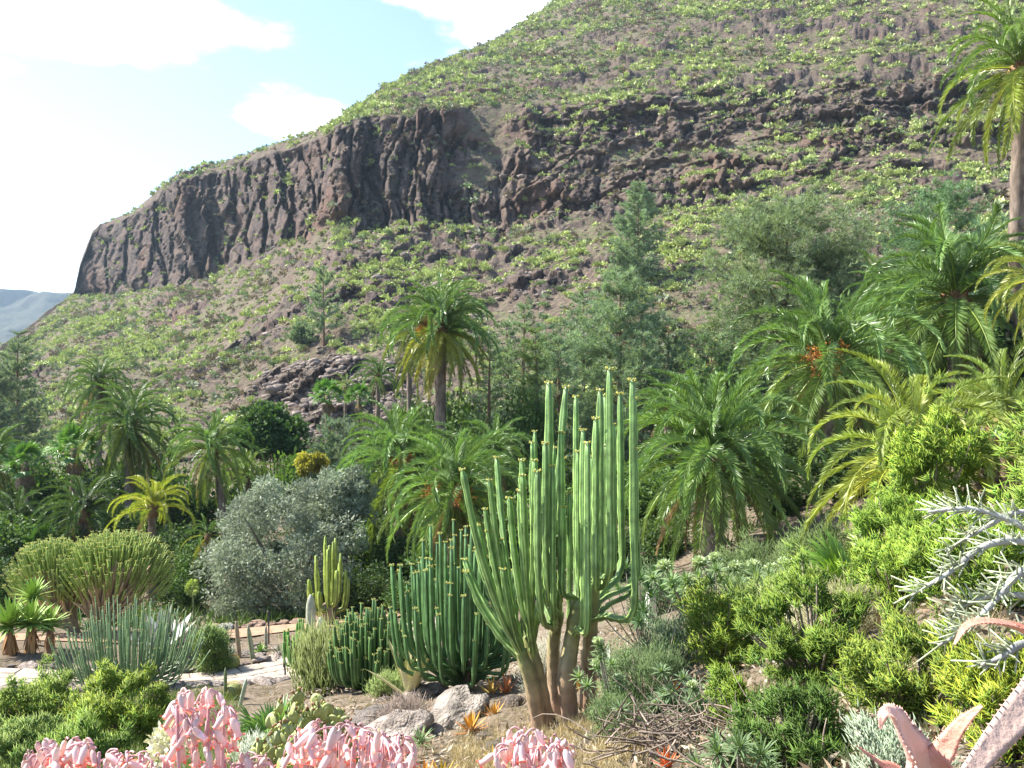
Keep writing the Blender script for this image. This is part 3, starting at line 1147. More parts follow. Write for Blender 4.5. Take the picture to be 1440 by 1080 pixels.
def palm(px, py, Y, rpx, label, n=58, tone=1.0, yellow=0.0, ylow=0.0, dead=6, r0=None, fruit=0, lean=0.0, emax=9, green=GREEN, group='feather palms of the valley', low=9, skew=None):
    """px, py, Y: heart of the crown; rpx: crown radius as seen from the viewpoint"""
    top = P(px, py, Y)
    L = rpx / F * Y * 1.22
    bx = top[0] + lean
    base = np.array([bx, Y, float(G(bx, Y)[0])])
    base[2] = min(base[2], top[2] - 0.4)
    root = thing('palm_tree', label, 'palm', base, group)
    r0 = r0 or 0.075 * L
    palm_trunk(base, top - [0, 0, 0.05 * L], r0 * 1.08, r0 * 0.9).build('trunk', M_bark, root, color=(0.20, 0.165, 0.135))
    boot_mass(top - [0, 0, 0.02 * L], r0 * 1.25, L * 0.22).build('leaf_bases', M_bark, root, color=(0.23, 0.15, 0.09))
    gold = 2.399963
    a0 = rng.uniform(0, 6.28)
    for k in range(n):
        f = (k + 0.5) / n
        ci = min(int(f ** 1.2 * low), low - 1)
        ph = a0 + k * gold + rng.normal() * 0.12
        sc = L * rng.uniform(0.80, 1.10) * (1.0 if ci > 1 else 0.86)
        y = 0.0
        if ci >= 5:
            y = ylow * rng.uniform(0.2, 1.0)
        y = max(y, yellow * rng.uniform(0.5, 1.1))
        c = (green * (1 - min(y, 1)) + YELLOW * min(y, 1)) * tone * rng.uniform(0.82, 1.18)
        off = np.array([math.cos(ph), math.sin(ph), 0]) * r0 * 0.6
        loc = top - base + off + [0, 0, (0.5 - f) * L * 0.16]
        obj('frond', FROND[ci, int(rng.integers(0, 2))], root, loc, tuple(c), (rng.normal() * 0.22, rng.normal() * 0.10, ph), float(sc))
    for k in range(dead):
        ph = rng.uniform(0, 6.28)
        loc = top - base + np.array([math.cos(ph) * r0, math.sin(ph) * r0, -L * 0.12])
        o = obj('dead_frond', FROND[8 if k % 2 else 7, k % 2], root, loc, tuple(BROWN * rng.uniform(0.7, 1.4)), (0, rng.uniform(-0.1, 0.15), ph), float(L * rng.uniform(0.6, 0.9)))
    for k in range((fruit + 1) // 2):
        ph = -math.pi / 2 + rng.uniform(-1.3, 1.3)
        out = np.array([math.cos(ph), math.sin(ph), 0.35])
        tag(fruit_spray(top - [0, 0, 0.05 * L] + out * r0, out, L * 0.30).build('fruit_stalk', M_dead, root, color=(0.45, 0.21, 0.07)), None, None, kind='stuff')
    return root


palm(140, 540, 62, 48, 'dark green feather palm standing highest behind the left palm group', 50, 0.72, dead=3)
palm(182, 598, 47, 72, 'tall feather palm with a full drooping dark crown left of the silver tree', 64, 0.80, ylow=0.25, dead=9)
palm(300, 628, 43, 66, 'feather palm with a slim leaning trunk just left of the silver tree', 50, 1.0, ylow=0.3, dead=5, lean=0.9, r0=0.2)
palm(214, 712, 35, 58, 'small bright yellow-green feather palm above the umbrella shaped spurge', 30, 1.15, yellow=0.5, dead=3, low=6, green=np.array((0.22, 0.31, 0.045)))
palm(-8, 640, 46, 52, 'feather palm half out of view at the valley edge', 50, 0.9, ylow=0.3, dead=4)
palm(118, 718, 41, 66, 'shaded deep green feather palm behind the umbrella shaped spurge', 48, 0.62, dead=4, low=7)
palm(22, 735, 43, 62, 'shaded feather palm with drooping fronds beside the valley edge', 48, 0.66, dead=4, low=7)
palm(292, 752, 37, 34, 'small feather palm with drying fronds at the silver tree\'s foot', 20, 0.9, ylow=0.5, dead=5)
palm(345, 668, 47, 44, 'feather palm showing its upright fronds behind the silver tree', 40, 1.1, yellow=0.15, dead=2, low=6)
palm(618, 462, 50, 84, 'tall free standing feather palm with orange fruit stalks before the mountain', 92, 0.95, ylow=0.75, dead=5, fruit=5, r0=0.36, low=8)
palm(575, 470, 56, 40, 'slim feather palm hidden behind the tall free standing palm', 34, 0.85, ylow=0.5, dead=6)
palm(532, 528, 64, 36, 'small feather palm in front of the bare rock apron', 36, 0.9, dead=5, low=7)
palm(486, 545, 66, 24, 'tiny feather palm with a bulbous trunk before the rock apron', 26, 1.0, yellow=0.15, dead=3, low=7)
palm(563, 648, 36, 98, 'broad feather palm with glossy arching fronds right of the silver tree', 66, 1.1, ylow=0.2, dead=4, fruit=3)
palm(640, 692, 29, 108, 'broad feather palm with hanging orange fruit behind the tall candelabra spurge', 64, 1.1, ylow=0.15, dead=6, fruit=4)
palm(695, 640, 40, 66, 'feather palm half hidden behind the tall candelabra spurge', 46, 1.0, dead=2, low=7)
palm(940, 575, 44, 62, 'feather palm showing only its upper fronds right of the candelabra spurge', 42, 1.1, dead=2, low=6)
palm(1003, 640, 25, 138, 'large full feather palm standing alone right of the candelabra spurge', 80, 1.05, ylow=0.1, dead=8, r0=0.34, low=8)
palm(1165, 505, 31, 134, 'large feather palm with arching fronds in the middle of the right palm row', 70, 1.02, ylow=0.15, dead=8, fruit=3, r0=0.36)
palm(1345, 415, 34, 140, 'large dark crowned feather palm left of the tall bare trunk', 74, 0.98, ylow=0.1, dead=6, r0=0.4)
palm(1250, 430, 40, 80, 'feather palm crowded behind the right palm row', 50, 0.95, dead=3)
palm(1434, 92, 34, 112, 'very tall feather palm with a bare grey trunk rising against the mountain', 54, 1.1, ylow=0.35, dead=3, fruit=2, r0=0.29, lean=-0.35, green=np.array((0.17, 0.26, 0.055)))
palm(1465, 392, 27, 78, 'yellowing feather palm behind the right edge spurge', 46, 1.1, yellow=0.45, ylow=0.6, dead=3)
palm(1410, 590, 16, 120, 'feather palm with bright arching fronds among the right slope shrubs', 36, 1.15, yellow=0.25, ylow=0.5, dead=10, low=7, r0=0.2)
palm(1285, 640, 12.5, 165, 'feather palm with long yellowing fronds bending low over the right slope', 44, 1.2, yellow=0.38, ylow=0.75, dead=2, r0=0.2)
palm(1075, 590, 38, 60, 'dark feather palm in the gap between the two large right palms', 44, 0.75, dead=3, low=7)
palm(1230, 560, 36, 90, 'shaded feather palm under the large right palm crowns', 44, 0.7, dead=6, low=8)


# fan palms
def fan_leaf(seed, n=26, split=0.55):
    r = np.random.default_rng(seed)
    mb = MB()
    pet = bez((0, 0, 0), (0.45, 0, 0.05), (0.85, 0, 0.0), 6)
    mb.add(*tube(pet, np.linspace(0.016, 0.010, 6), 4, c0=(1.2, 1.15, 0.8)))
    c = np.array([0.85, 0, 0])
    for k in range(n):
        a = R(-118 + 236 * (k + 0.5) / n)
        ln = 0.62 * (1 - 0.22 * abs(a) / R(118)) * r.uniform(0.92, 1.05)
        d = np.array([math.cos(a), math.sin(a), 0.18 * (1 - abs(a)) + r.normal() * 0.05])
        e = c + d * ln
        e[2] -= 0.10 + 0.12 * r.uniform()
        pth = bez(c, c + d * ln * 0.6, e, 5)
        mb.add(*blade(pth, np.array([0.006, 0.03, 0.038, 0.02, 0.002]), c0=np.ones(3) * r.uniform(0.85, 1.15), fold=0.5 * (1 if k % 2 else -1)))
    return mb.mesh('fan_leaf', M_leaf)


FAN = [fan_leaf(s) for s in range(3)]


def fan_palm(px, py, Y, rpx, label, n=26, skirt=14, tone=1.0, base=None, group='fan palms of the valley'):
    top = P(px, py, Y)
    L = rpx / F * Y / 1.25
    base = np.array([top[0], Y, min(float(G(top[0], Y)[0]), top[2] - 0.3)])
    root = thing('fan_palm', label, 'palm', base, group)
    palm_trunk(base, top, 0.16 * L + .06, 0.13 * L + .05).build('trunk', M_bark, root, color=(0.20, 0.15, 0.11))
    for k in range(n):
        f = (k + 0.5) / n
        el = R(78 - 105 * f)
        ph = k * 2.4 + rng.normal() * 0.1
        c = np.array((0.125, 0.25, 0.06)) * tone * rng.uniform(0.8, 1.2)
        obj('fan_leaf', FAN[k % 3], root, top - base, tuple(c), (rng.normal() * 0.2, -el, ph), float(L * rng.uniform(0.85, 1.05)))
    for k in range(skirt):
        ph = k * 2.4
        obj('dead_fan_leaf', FAN[k % 3], root, top - base - [0, 0, 0.25 * L * (k / max(skirt, 1))], tuple(BROWN * rng.uniform(0.7, 1.25)), (0, R(72) + rng.normal() * 0.1, ph), float(L * rng.uniform(0.7, 0.9)))
    return root


fan_palm(36, 652, 45, 34, 'fan palm with a thick brown skirt of dead leaves', 24, 30)
fan_palm(106, 632, 47, 36, 'fan palm with bright crown between the two left feather palms', 24, 10, 1.1)
fan_palm(461, 556, 62, 26, 'fan palm at the foot of the bare rock apron', 24, 8, 1.1)
fan_palm(505, 560, 60, 22, 'small fan palm beside the dusty blue pine saplings', 20, 5)
fan_palm(1390, 640, 13, 50, 'dead looking fan palm with a pale hanging skirt on the right slope', 5, 34, 0.9)
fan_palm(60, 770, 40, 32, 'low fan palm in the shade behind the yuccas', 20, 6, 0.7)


# ------------------------------------------------------------------ pines
def pine_meshes(h, r, seed, whorls=26, per=6, shape=1.0, needles=15, bare=0.08, nl=0.26, nw=0.016):
    """crown of needle tufts on whorled limbs; r crown radius; returns trunk mesh and crown mesh at the origin"""
    g = np.random.default_rng(seed)
    tr = MB()
    cr_ = MB()
    tp = np.array([[0, 0, 0], [g.normal() * .05, 0, h * .35], [g.normal() * .08, g.normal() * .05, h * .7], [0, 0, h * .99]])
    tr.add(*tube(spline(tp, 12), np.linspace(0.018 * h + 0.03, 0.012, 12), 7))
    B, D = [], []
    for w in range(whorls):
        f = bare + (1 - bare) * (w + g.uniform(0, .8)) / whorls
        z0 = h * f
        if shape > 0:
            rad = r * (1 - f) ** 0.55 * (0.35 + 0.65 * min(1, (f - bare) / 0.18 + 0.45)) + 0.10 * r
        else:
            rad = r * math.sqrt(max(0.02, 1 - ((f - 0.55) / 0.5) ** 2))
        for k in range(per):
            a = g.uniform(0, 6.28)
            ln = rad * g.uniform(0.55, 1.12)
            up = g.uniform(0.15, 0.6) * ln + 0.05
            p0 = np.array([0, 0, z0])
            p2 = p0 + [math.cos(a) * ln, math.sin(a) * ln, up]
            p1 = p0 + [math.cos(a) * ln * .6, math.sin(a) * ln * .6, up * 0.15]
            br = bez(p0, p1, p2, 5)
            tr.add(*tube(br, np.linspace(0.010 * ln + 0.012, 0.005, 5), 3))
            m = max(4, int(ln / 0.13))
            for s in np.linspace(0.28, 1.0, m):
                i = s * 4
                k0 = min(int(i), 3)
                q = br[k0] + (br[k0 + 1] - br[k0]) * (i - k0)
                B.append(q + g.normal(size=3) * 0.06 * ln)
                D.append(nrm(br[k0 + 1] - br[k0] + np.array([0, 0, 0.35 * ln / 4]) + g.normal(size=3) * 0.08 * ln))
    B, D = np.array(B), np.array(D)
    n = len(B)
    Bn = np.repeat(B, needles, 0)
    Dn = nrm(np.repeat(D, needles, 0) * 0.75 + nrm(g.normal(size=(n * needles, 3))) * 0.85)
    tone = np.repeat(g.uniform(0.72, 1.25, n), needles) * g.uniform(0.85, 1.15, n * needles)
    cr_.add(*spikes(Bn, Dn, nl * g.uniform(0.7, 1.15, n * needles), nw, np.repeat(tone[:, None], 3, 1), g.normal(size=(n * needles, 3))))
    return tr.mesh('trunk', M_bark), cr_.mesh('crown', M_needle)


PINE_COL = np.array((0.255, 0.345, 0.215))


def pine(px, pyt, Y, hw, label, seed, base=None, pyb=None, shape=1, col=PINE_COL, group='pines before the mountain', whorls=24, per=7, needles=11, nl=None, bare=0.06, nw=None):
    if base is None:
        x = (px - 720) / F * Y
        base = np.array([x, Y, float(G(x, Y)[0])])
    Y = base[1]
    top = (540 - pyt) / F * Y
    h = top - base[2]
    r = hw / F * Y * 1.1
    root = thing('pine_tree', label, 'pine', base, group)
    t, c = pine_meshes(h, r, seed, whorls, per, shape, needles, bare, nl or max(0.22, 0.055 * r + 0.18), nw or 0.00042 * Y)
    obj('trunk', t, root, color=(0.20, 0.125, 0.085))
    obj('crown', c, root, color=tuple(col))
    return root


PT = 'pine'
pine(896, 260, 0, 42, 'conical pine growing highest on the mountainside above the pine group', 1, base=hill_pt(896, 405), col=PINE_COL * 1.02)
pine(456, 376, 0, 30, 'lone thin pine on the mountainside above the bare rock apron', 2, base=hill_pt(456, 488), col=PINE_COL * 0.95, per=4, whorls=18)
pine(425, 455, 0, 18, 'low dark pine sapling beside the lone thin pine', 3, base=hill_pt(425, 490), col=PINE_COL * 0.85)
pine(872, 385, 62, 95, 'tallest pine of the valley group with a bare red-brown trunk', 4, whorls=30, per=7, bare=0.15)
pine(738, 428, 54, 48, 'narrow dark topped pine left of the tallest valley pine', 5, col=PINE_COL * 0.92)
pine(752, 462, 50, 40, 'yellowish green narrow pine with visible red trunk', 6, col=np.array((0.216, 0.297, 0.108)))
pine(820, 412, 66, 60, 'conical pine just left of the tallest valley pine', 7, col=PINE_COL * 0.96)
pine(690, 470, 52, 42, 'slender pine beside the tall free standing palm', 8, col=PINE_COL * 0.95, per=5)
pine(712, 455, 56, 46, 'pine with a pale trunk behind the slender pine', 21)
pine(768, 446, 60, 50, 'greyish pine in the middle of the valley pine group', 22, col=PINE_COL * 0.95)
pine(785, 478, 58, 56, 'bushy pine between the narrow pines', 9)
pine(940, 450, 64, 62, 'bushy dark pine right of the tallest valley pine', 10, col=PINE_COL * 0.85)
pine(905, 470, 58, 50, 'soft green pine behind the candelabra spurge tips', 16, col=PINE_COL)
pine(1105, 296, 62, 112, 'broad pale grey-green pine behind the right palms', 11, shape=-1, whorls=30, per=8, col=np.array((0.234, 0.297, 0.171)), needles=13, bare=0.1)
pine(1180, 360, 60, 70, 'pale rounded pine close behind the large right palms', 12, shape=-1, col=np.array((0.225, 0.288, 0.162)), bare=0.1)
pine(1325, 274, 78, 80, 'soft rounded pine left of the tall bare palm trunk', 13, shape=-1, col=np.array((0.180, 0.288, 0.153)), bare=0.2, whorls=26, per=7)
pine(1000, 470, 58, 55, 'low soft pine behind the large lone palm', 17, shape=-1, col=np.array((0.180, 0.261, 0.135)))
pine(26, 468, 88, 40, 'dark blue-green pine on the far valley side at the mountain\'s low end', 14, col=PINE_COL * 0.8)
pine(-12, 500, 84, 46, 'bushy dark pine at the mountain\'s low end beside a taller one', 15, col=PINE_COL * 0.75)
pine(470, 590, 52, 34, 'dusty blue-green pine sapling below the small fan palms', 18, shape=-1, col=np.array((0.180, 0.252, 0.180)))
pine(505, 600, 50, 34, 'dusty grey-green pine sapling beside the broad glossy palm', 19, shape=-1, col=np.array((0.216, 0.279, 0.207)))


# ------------------------------------------------------------------ leafy trees and bushes
def leaf_tree(base, cen, rad, label, col, name='tree', cat='tree', clumps=60, per=260, leaf=0.10, lw=0.35, seed=0, group=None, trunk_r=0.12, up=0.2, crs=0.34, inner=True, mat=None, fill=0.55, low=-0.55):
    g = np.random.default_rng(seed)
    base, cen, rad = np.asarray(base, float), np.asarray(cen, float), np.asarray(rad, float)
    root = thing(name, label, cat, base, group)
    d = nrm(g.normal(size=(clumps, 3)))
    d[:, 2] = np.where(d[:, 2] < low, -d[:, 2], d[:, 2])
    shell = g.uniform(fill, 0.92, (clumps, 1))
    shell = shell * (1 + 0.18 * fbm(d * 1.8 + seed, 2, seed)[:, None])
    cc = cen + d * shell * rad
    cr2 = crs * rad.mean() * g.uniform(0.6, 1.2, clumps)
    mb = MB()
    for k in range(min(11, clumps)):
        e = cc[k]
        mid = (base + e) / 2 + [0, 0, 0.15 * rad[2]]
        mb.add(*tube(bez(base + [0, 0, -0.1], mid, e, 7), np.linspace(trunk_r, trunk_r * 0.15, 7), 6))
    mb.build('trunk', M_bark, root, color=(0.17, 0.14, 0.11))
    n = clumps * per
    ci = np.repeat(np.arange(clumps), per)
    dd = nrm(g.normal(size=(n, 3)))
    rr = g.uniform(0.25, 1.0, n) ** 0.5
    p = cc[ci] + dd * (rr * cr2[ci])[:, None] * [1, 1, 0.8]
    ld = nrm(dd * 0.6 + g.normal(size=(n, 3)) * 0.7 + [0, 0, up])
    tone = g.uniform(0.8, 1.2, n) * g.uniform(0.8, 1.2, clumps)[ci]
    ln = leaf * g.uniform(0.6, 1.3, n)
    MB().add(*leaves(p, ld, ln, ln * lw, np.repeat(tone[:, None], 3, 1), g.normal(size=(n, 3)))).build('crown', mat or M_fol, root, color=tuple(col))
    return root


b = at(415, 31)
leaf_tree(b, P(402, 776, 31), (3.1, 2.6, 3.1), 'rounded silver-grey leaved tree beside the garden path', (0.275, 0.315, 0.225), 'silver_tree', clumps=84, per=420, leaf=0.155, lw=0.19, seed=5, crs=0.27, low=-0.95, fill=0.66, mat=M_silver)
b = at(480, 33)
leaf_tree(b, P(478, 722, 33), (1.5, 1.5, 1.9), 'smaller silver-grey tree crowding the rounded silver tree', (0.26, 0.30, 0.21), 'silver_tree', clumps=60, per=200, leaf=0.19, lw=0.19, seed=6, crs=0.28, mat=M_silver)
b = at(385, 58)
leaf_tree(b, P(385, 618, 58), (2.9, 2.6, 2.7), 'dense dark green round tree behind the silver tree', (0.07, 0.13, 0.04), 'round_tree', clumps=80, per=170, leaf=0.28, lw=0.35, seed=7, crs=0.27)
b = at(440, 640 and 45)
leaf_tree(b, P(438, 655, 45), (0.9, 0.9, 0.75), 'yellow flowering bush above the silver tree', (0.36, 0.33, 0.07), 'yellow_bush', 'bush', clumps=24, per=160, leaf=0.16, lw=0.4, seed=8)

# understorey of the valley: broad leaved dark bushes between the palm trunks
under = []
for px, py, Y, rp, k in [
        (20, 690, 52, 60, 0), (75, 690, 54, 60, 1), (150, 690, 55, 60, 0), (215, 660, 56, 50, 2), (255, 690, 50, 50, 0), (340, 690, 52, 50, 1), (60, 755, 46, 60, 0), (0, 790, 40, 60, 1),
        (150, 770, 42, 60, 0), (235, 790, 40, 55, 0), (280, 800, 38, 45, 1), (255, 850, 33, 34, 0), (20, 840, 33, 50, 0), (80, 850, 31, 40, 0), (430, 660, 54, 45, 1), (500, 640, 52, 50, 2),
        (520, 770, 36, 60, 0), (575, 800, 33, 60, 0), (630, 820, 30, 60, 0), (700, 800, 32, 70, 0), (760, 740, 36, 70, 1), (830, 690, 42, 70, 0), (900, 700, 36, 60, 1), (880, 800, 26, 50, 0),
        (940, 690, 40, 60, 0), (930, 790, 28, 45, 1), (1080, 700, 34, 60, 0), (1130, 660, 38, 70, 0), (1090, 760, 28, 50, 0), (1190, 620, 40, 70, 0), (1250, 560, 44, 70, 1),
        (1300, 500, 46, 80, 0), (1380, 500, 44, 70, 0), (1440, 560, 34, 80, 0), (1200, 690, 26, 60, 0), (1060, 560, 56, 60, 2), (980, 560, 56, 60, 0), (660, 620, 52, 60, 1), (600, 600, 56, 50, 0),
        (740, 600, 48, 55, 1), (560, 590, 60, 40, 2), (640, 590, 60, 45, 0), (1440, 470, 50, 80, 0), (1215, 470, 52, 60, 1), (470, 850, 30, 45, 0), (530, 830, 29, 40, 0), (585, 860, 27, 40, 0)]:
    under.append((px, py, Y, rp, k))
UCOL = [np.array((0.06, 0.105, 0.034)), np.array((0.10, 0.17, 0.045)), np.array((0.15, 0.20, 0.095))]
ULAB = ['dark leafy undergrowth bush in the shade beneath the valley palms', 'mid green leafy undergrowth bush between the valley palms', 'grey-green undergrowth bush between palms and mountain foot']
UP = [[MB() for _ in range(3)] for _ in range(1)]
uproto = []
for s in range(4):
    g = np.random.default_rng(40 + s)
    cl_ = 46
    d = nrm(g.normal(size=(cl_, 3)))
    cc = d * g.uniform(0.45, 0.85, (cl_, 1))
    ci = np.repeat(np.arange(cl_), 110)
    dd = nrm(g.normal(size=(len(ci), 3)))
    p = cc[ci] + dd * g.uniform(0.1, 0.34, (len(ci), 1))
    tone = g.uniform(0.7, 1.3, len(ci)) * g.uniform(0.75, 1.25, cl_)[ci]
    ln = g.uniform(0.06, 0.13, len(ci))
    uproto.append(MB().add(*leaves(p, nrm(dd + g.normal(size=(len(ci), 3)) * .6), ln, ln * 0.34, np.repeat(tone[:, None], 3, 1), g.normal(size=(len(ci), 3)))).mesh('foliage', M_fol))
stem_me = MB()
for k in range(6):
    a = k * 1.05
    stem_me.add(*tube(bez((0, 0, -1.0), (0.1 * math.cos(a), 0.1 * math.sin(a), -0.4), (0.6 * math.cos(a), 0.6 * math.sin(a), 0.35), 5), np.linspace(0.06, 0.012, 5), 5))
stem_me = stem_me.mesh('stems', M_bark)
for q, (px, py, Y, rp, k) in enumerate(under):
    c = P(px, py, Y)
    gz = float(G(c[0], Y)[0])
    r = rp / F * Y * 1.15
    hz = max(c[2] + r * 0.8 - gz, r * 1.0) / 2
    cz = max(c[2], gz + 0.3)
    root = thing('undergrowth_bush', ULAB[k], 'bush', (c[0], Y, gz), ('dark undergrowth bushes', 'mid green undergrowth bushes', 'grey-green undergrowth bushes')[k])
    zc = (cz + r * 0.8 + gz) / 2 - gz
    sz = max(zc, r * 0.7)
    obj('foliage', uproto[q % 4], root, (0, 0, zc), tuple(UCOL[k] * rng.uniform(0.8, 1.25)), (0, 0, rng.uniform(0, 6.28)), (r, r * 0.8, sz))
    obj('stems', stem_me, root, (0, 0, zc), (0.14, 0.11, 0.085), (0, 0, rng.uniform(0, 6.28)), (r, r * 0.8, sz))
#PART3
# ------------------------------------------------------------------ candelabra spurges
SPURGE = np.array((0.135, 0.215, 0.085))
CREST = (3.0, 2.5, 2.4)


def ribbed(path, r, ribs=4, n=22, knob=0.10, top_taper=True, c0=(1, 1, 1), c1=(1, 1, 1), crest=CREST, seg=0.24, fine=True):
    path = spline(path, n) if len(path) != n else np.asarray(path)
    ln = np.concatenate([[0], np.cumsum(np.linalg.norm(np.diff(path, axis=0), axis=1))])
    ph = rng.uniform(0, 6.28)
    rad = r * (1 + knob * np.sin(ln / seg * 6.28 + ph) + 0.04 * rng.normal(size=n))
    if top_taper:
        rad[-2:] *= [0.92, 0.6]
    if not fine:
        return tube(path, rad, ribs * 2, star=0.36, crest=crest, c0=c0, c1=c1)
    V, T, C = tube(path, rad, ribs * 4, c0=c0, c1=c1)
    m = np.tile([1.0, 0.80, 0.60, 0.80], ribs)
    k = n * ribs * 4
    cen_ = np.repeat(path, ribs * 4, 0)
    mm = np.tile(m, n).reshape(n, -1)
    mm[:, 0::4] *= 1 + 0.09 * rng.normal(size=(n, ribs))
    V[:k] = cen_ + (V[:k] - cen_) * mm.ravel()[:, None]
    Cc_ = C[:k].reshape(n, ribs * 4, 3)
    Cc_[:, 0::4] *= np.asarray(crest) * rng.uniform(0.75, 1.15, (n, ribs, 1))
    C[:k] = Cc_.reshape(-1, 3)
    return V, T, C


def flower_tip(p, r, n=12, d=(0, 0, 1)):
    a = np.arange(n) * 6.283 / n
    B = p + np.stack([np.cos(a) * r * 0.75, np.sin(a) * r * 0.75, rng.uniform(-0.5, 0.15, n) * r], 1)
    D = np.stack([np.cos(a) * 0.8, np.sin(a) * 0.8, np.full(n, 0.8)], 1) + rng.normal(size=(n, 3)) * 0.2
    m = MB().add(*sticks(B, D, r * 0.42, r * 0.24, r * 0.17, (0.75, 0.72, 0.6), (1, 1, 1), 4))
    return m


TIPC = (0.50, 0.47, 0.12)


def big_spurge():
    base = at(795, 10)
    base[2] = P(795, 1022, 10)[2]
    root = thing('candelabra_spurge', 'tall many armed candelabra spurge with yellow stem tips and bare trunks', 'spurge', base)
    trunks = {'A': [(764, 1026, 9.8), (748, 965, 9.8), (732, 915, 9.8)], 'A2': [(776, 1024, 10.0), (758, 960, 10.0), (743, 895, 10.05)],
              'B': [(788, 1016, 10.3), (778, 925, 10.35), (786, 862, 10.3)], 'C': [(806, 1026, 9.9), (797, 962, 9.85), (802, 915, 9.9), (814, 845, 9.95)],
              'D': [(826, 1024, 10.2), (829, 942, 10.25), (831, 881, 10.2), (836, 815, 10.15)]}
    J = {}
    for k, pts in trunks.items():
        pp = np.array([P(*q) for q in pts])
        pp[0, 2] -= 0.25
        w = {'A': 0.11, 'A2': 0.115, 'B': 0.105, 'C': 0.13, 'D': 0.12}[k]
        sp = spline(pp, 22)
        J[k] = sp
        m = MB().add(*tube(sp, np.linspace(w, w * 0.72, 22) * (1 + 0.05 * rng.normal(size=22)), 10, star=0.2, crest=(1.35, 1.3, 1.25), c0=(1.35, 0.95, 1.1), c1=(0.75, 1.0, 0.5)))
        o = m.build('trunk', M_succ, root, color=(0.25, 0.215, 0.15))
        o['label'] = 'grey-brown corky lower trunk'
    tips = [(698, 643), (688, 674), (682, 715), (734, 646), (735, 667), (737, 687), (731, 689), (752, 606), (748, 622), (752, 647), (756, 662), (767, 623), (779, 629), (777, 655),
            (772, 538), (796, 544), (810, 557), (789, 607), (792, 644), (801, 693), (792, 712), (813, 634), (820, 604), (826, 622), (832, 641), (838, 588), (844, 547), (851, 555), (857, 518),
            (862, 596), (852, 625), (872, 553), (889, 534), (892, 559), (893, 630), (672, 738), (687, 745), (720, 745), (705, 758), (707, 800), (670, 770), (655, 803), (653, 786), (777, 760),
            (650, 660), (716, 700)]
    for i, (x, y) in enumerate(tips):
        k = 'A' if x < 712 else 'A2' if x < 745 else 'B' if x < 790 else 'C' if x < 828 else 'D'
        if x > 745 and x < 800 and i % 3 == 0:
            k = 'A2'
        T = P(x, y, 10 + rng.uniform(-0.95, 0.95))
        j = J[k][int(rng.integers(15, 22))].copy()
        if k in ('C', 'D'):
            c = j + (T - j) * [1.02, 1.0, 0.12]
            c2 = j + (T - j) * [1.03, 1.0, 0.45]
        elif k == 'B':
            c = j + (T - j) * [0.75, 0.8, 0.2]
            c2 = j + (T - j) * [0.98, 1.0, 0.5]
        else:
            c = j + (T - j) * [0.42, 0.42, 0.29]
            c2 = j + (T - j) * [0.76, 0.76, 0.63]
        r = 0.039 * rng.uniform(0.85, 1.12) * (1.12 if y < 570 else 1.0)
        pth = spline([j, j + (c - j) * 0.35 + [0, 0, 0.01], c, c2, T], 30)
        V, Tt, Cc = ribbed(pth, r, 4, 30, c0=(0.95, 0.9, 0.8), c1=(0.9, 1.05, 0.8))
        o = MB().add(V, Tt, Cc).build('stem', M_succ, root, color=tuple(SPURGE * rng.uniform(0.85, 1.2)))
        flower_tip(T, r).build('flower_tip', M_petal, o, color=TIPC, off=base)
    return root


def cluster_spurge(name, label, base, N, Rr, hc, he, r, col, joined, tip=True, squash=0.9, skew=(0, 0), low=0.25, crest=CREST, ribs=4, group=None, nseg=16, jspread=0.22, elbow=0.85):
    root = thing(name, label, 'spurge', base, group)
    mbs, mbt, mbw = MB(), MB(), MB()
    nt = 0
    for i in range(N):
        rho = math.sqrt((i + 0.5) / N)
        a = i * 2.39996 + rng.normal() * 0.15
        h = hc + (he - hc) * rho ** 1.6 + rng.normal() * 0.10 * hc
        if i % 5 == 4:
            h *= 0.72
        T = base + np.array([math.cos(a) * rho * Rr + skew[0], math.sin(a) * rho * Rr * squash + skew[1], h])
        j = base + np.array([math.cos(a) * rho * jspread * Rr, math.sin(a) * rho * jspread * Rr, low * rng.uniform(0.3, 1.0)])
        c = j + (T - j) * [elbow, elbow, 0.28]
        rr = r * rng.uniform(0.8, 1.15)
        pth = spline([j, j + (c - j) * 0.45, c, T], nseg)
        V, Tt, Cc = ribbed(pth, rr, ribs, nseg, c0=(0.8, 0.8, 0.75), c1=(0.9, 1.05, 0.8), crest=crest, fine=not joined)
        tone = rng.uniform(0.8, 1.2)
        if joined:
            mbs.add(V, Tt, Cc * tone)
            if tip:
                t = flower_tip(T, rr * 1.15, 5)
                mbt.add(np.concatenate(t.V), np.concatenate(t.T), np.concatenate(t.C))
        else:
            o = MB().add(V, Tt, Cc).build('stem', M_succ, root, color=tuple(col * tone))
            if tip:
                flower_tip(T, rr * 1.1, 10).build('flower_tip', M_petal, o, color=TIPC, off=base)
    if joined:
        tag(mbs.build('stems', M_succ, root, color=tuple(col)), None, None, kind='stuff')
        if tip:
            tag(mbt.build('flower_tips', M_petal, root, color=TIPC), None, None, kind='stuff')
    for k in range(5):
        a = k * 1.3
        mbw.add(*tube(bez(base + [0, 0, -0.2], base + [0, 0, 0.2], base + np.array([math.cos(a) * 0.25 * Rr, math.sin(a) * 0.25 * Rr, low * 1.3]), 6), np.linspace(r * 3.2, r * 1.5, 6), 8))
    mbw.build('trunk', M_bark, root, color=(0.21, 0.165, 0.12))
    return root


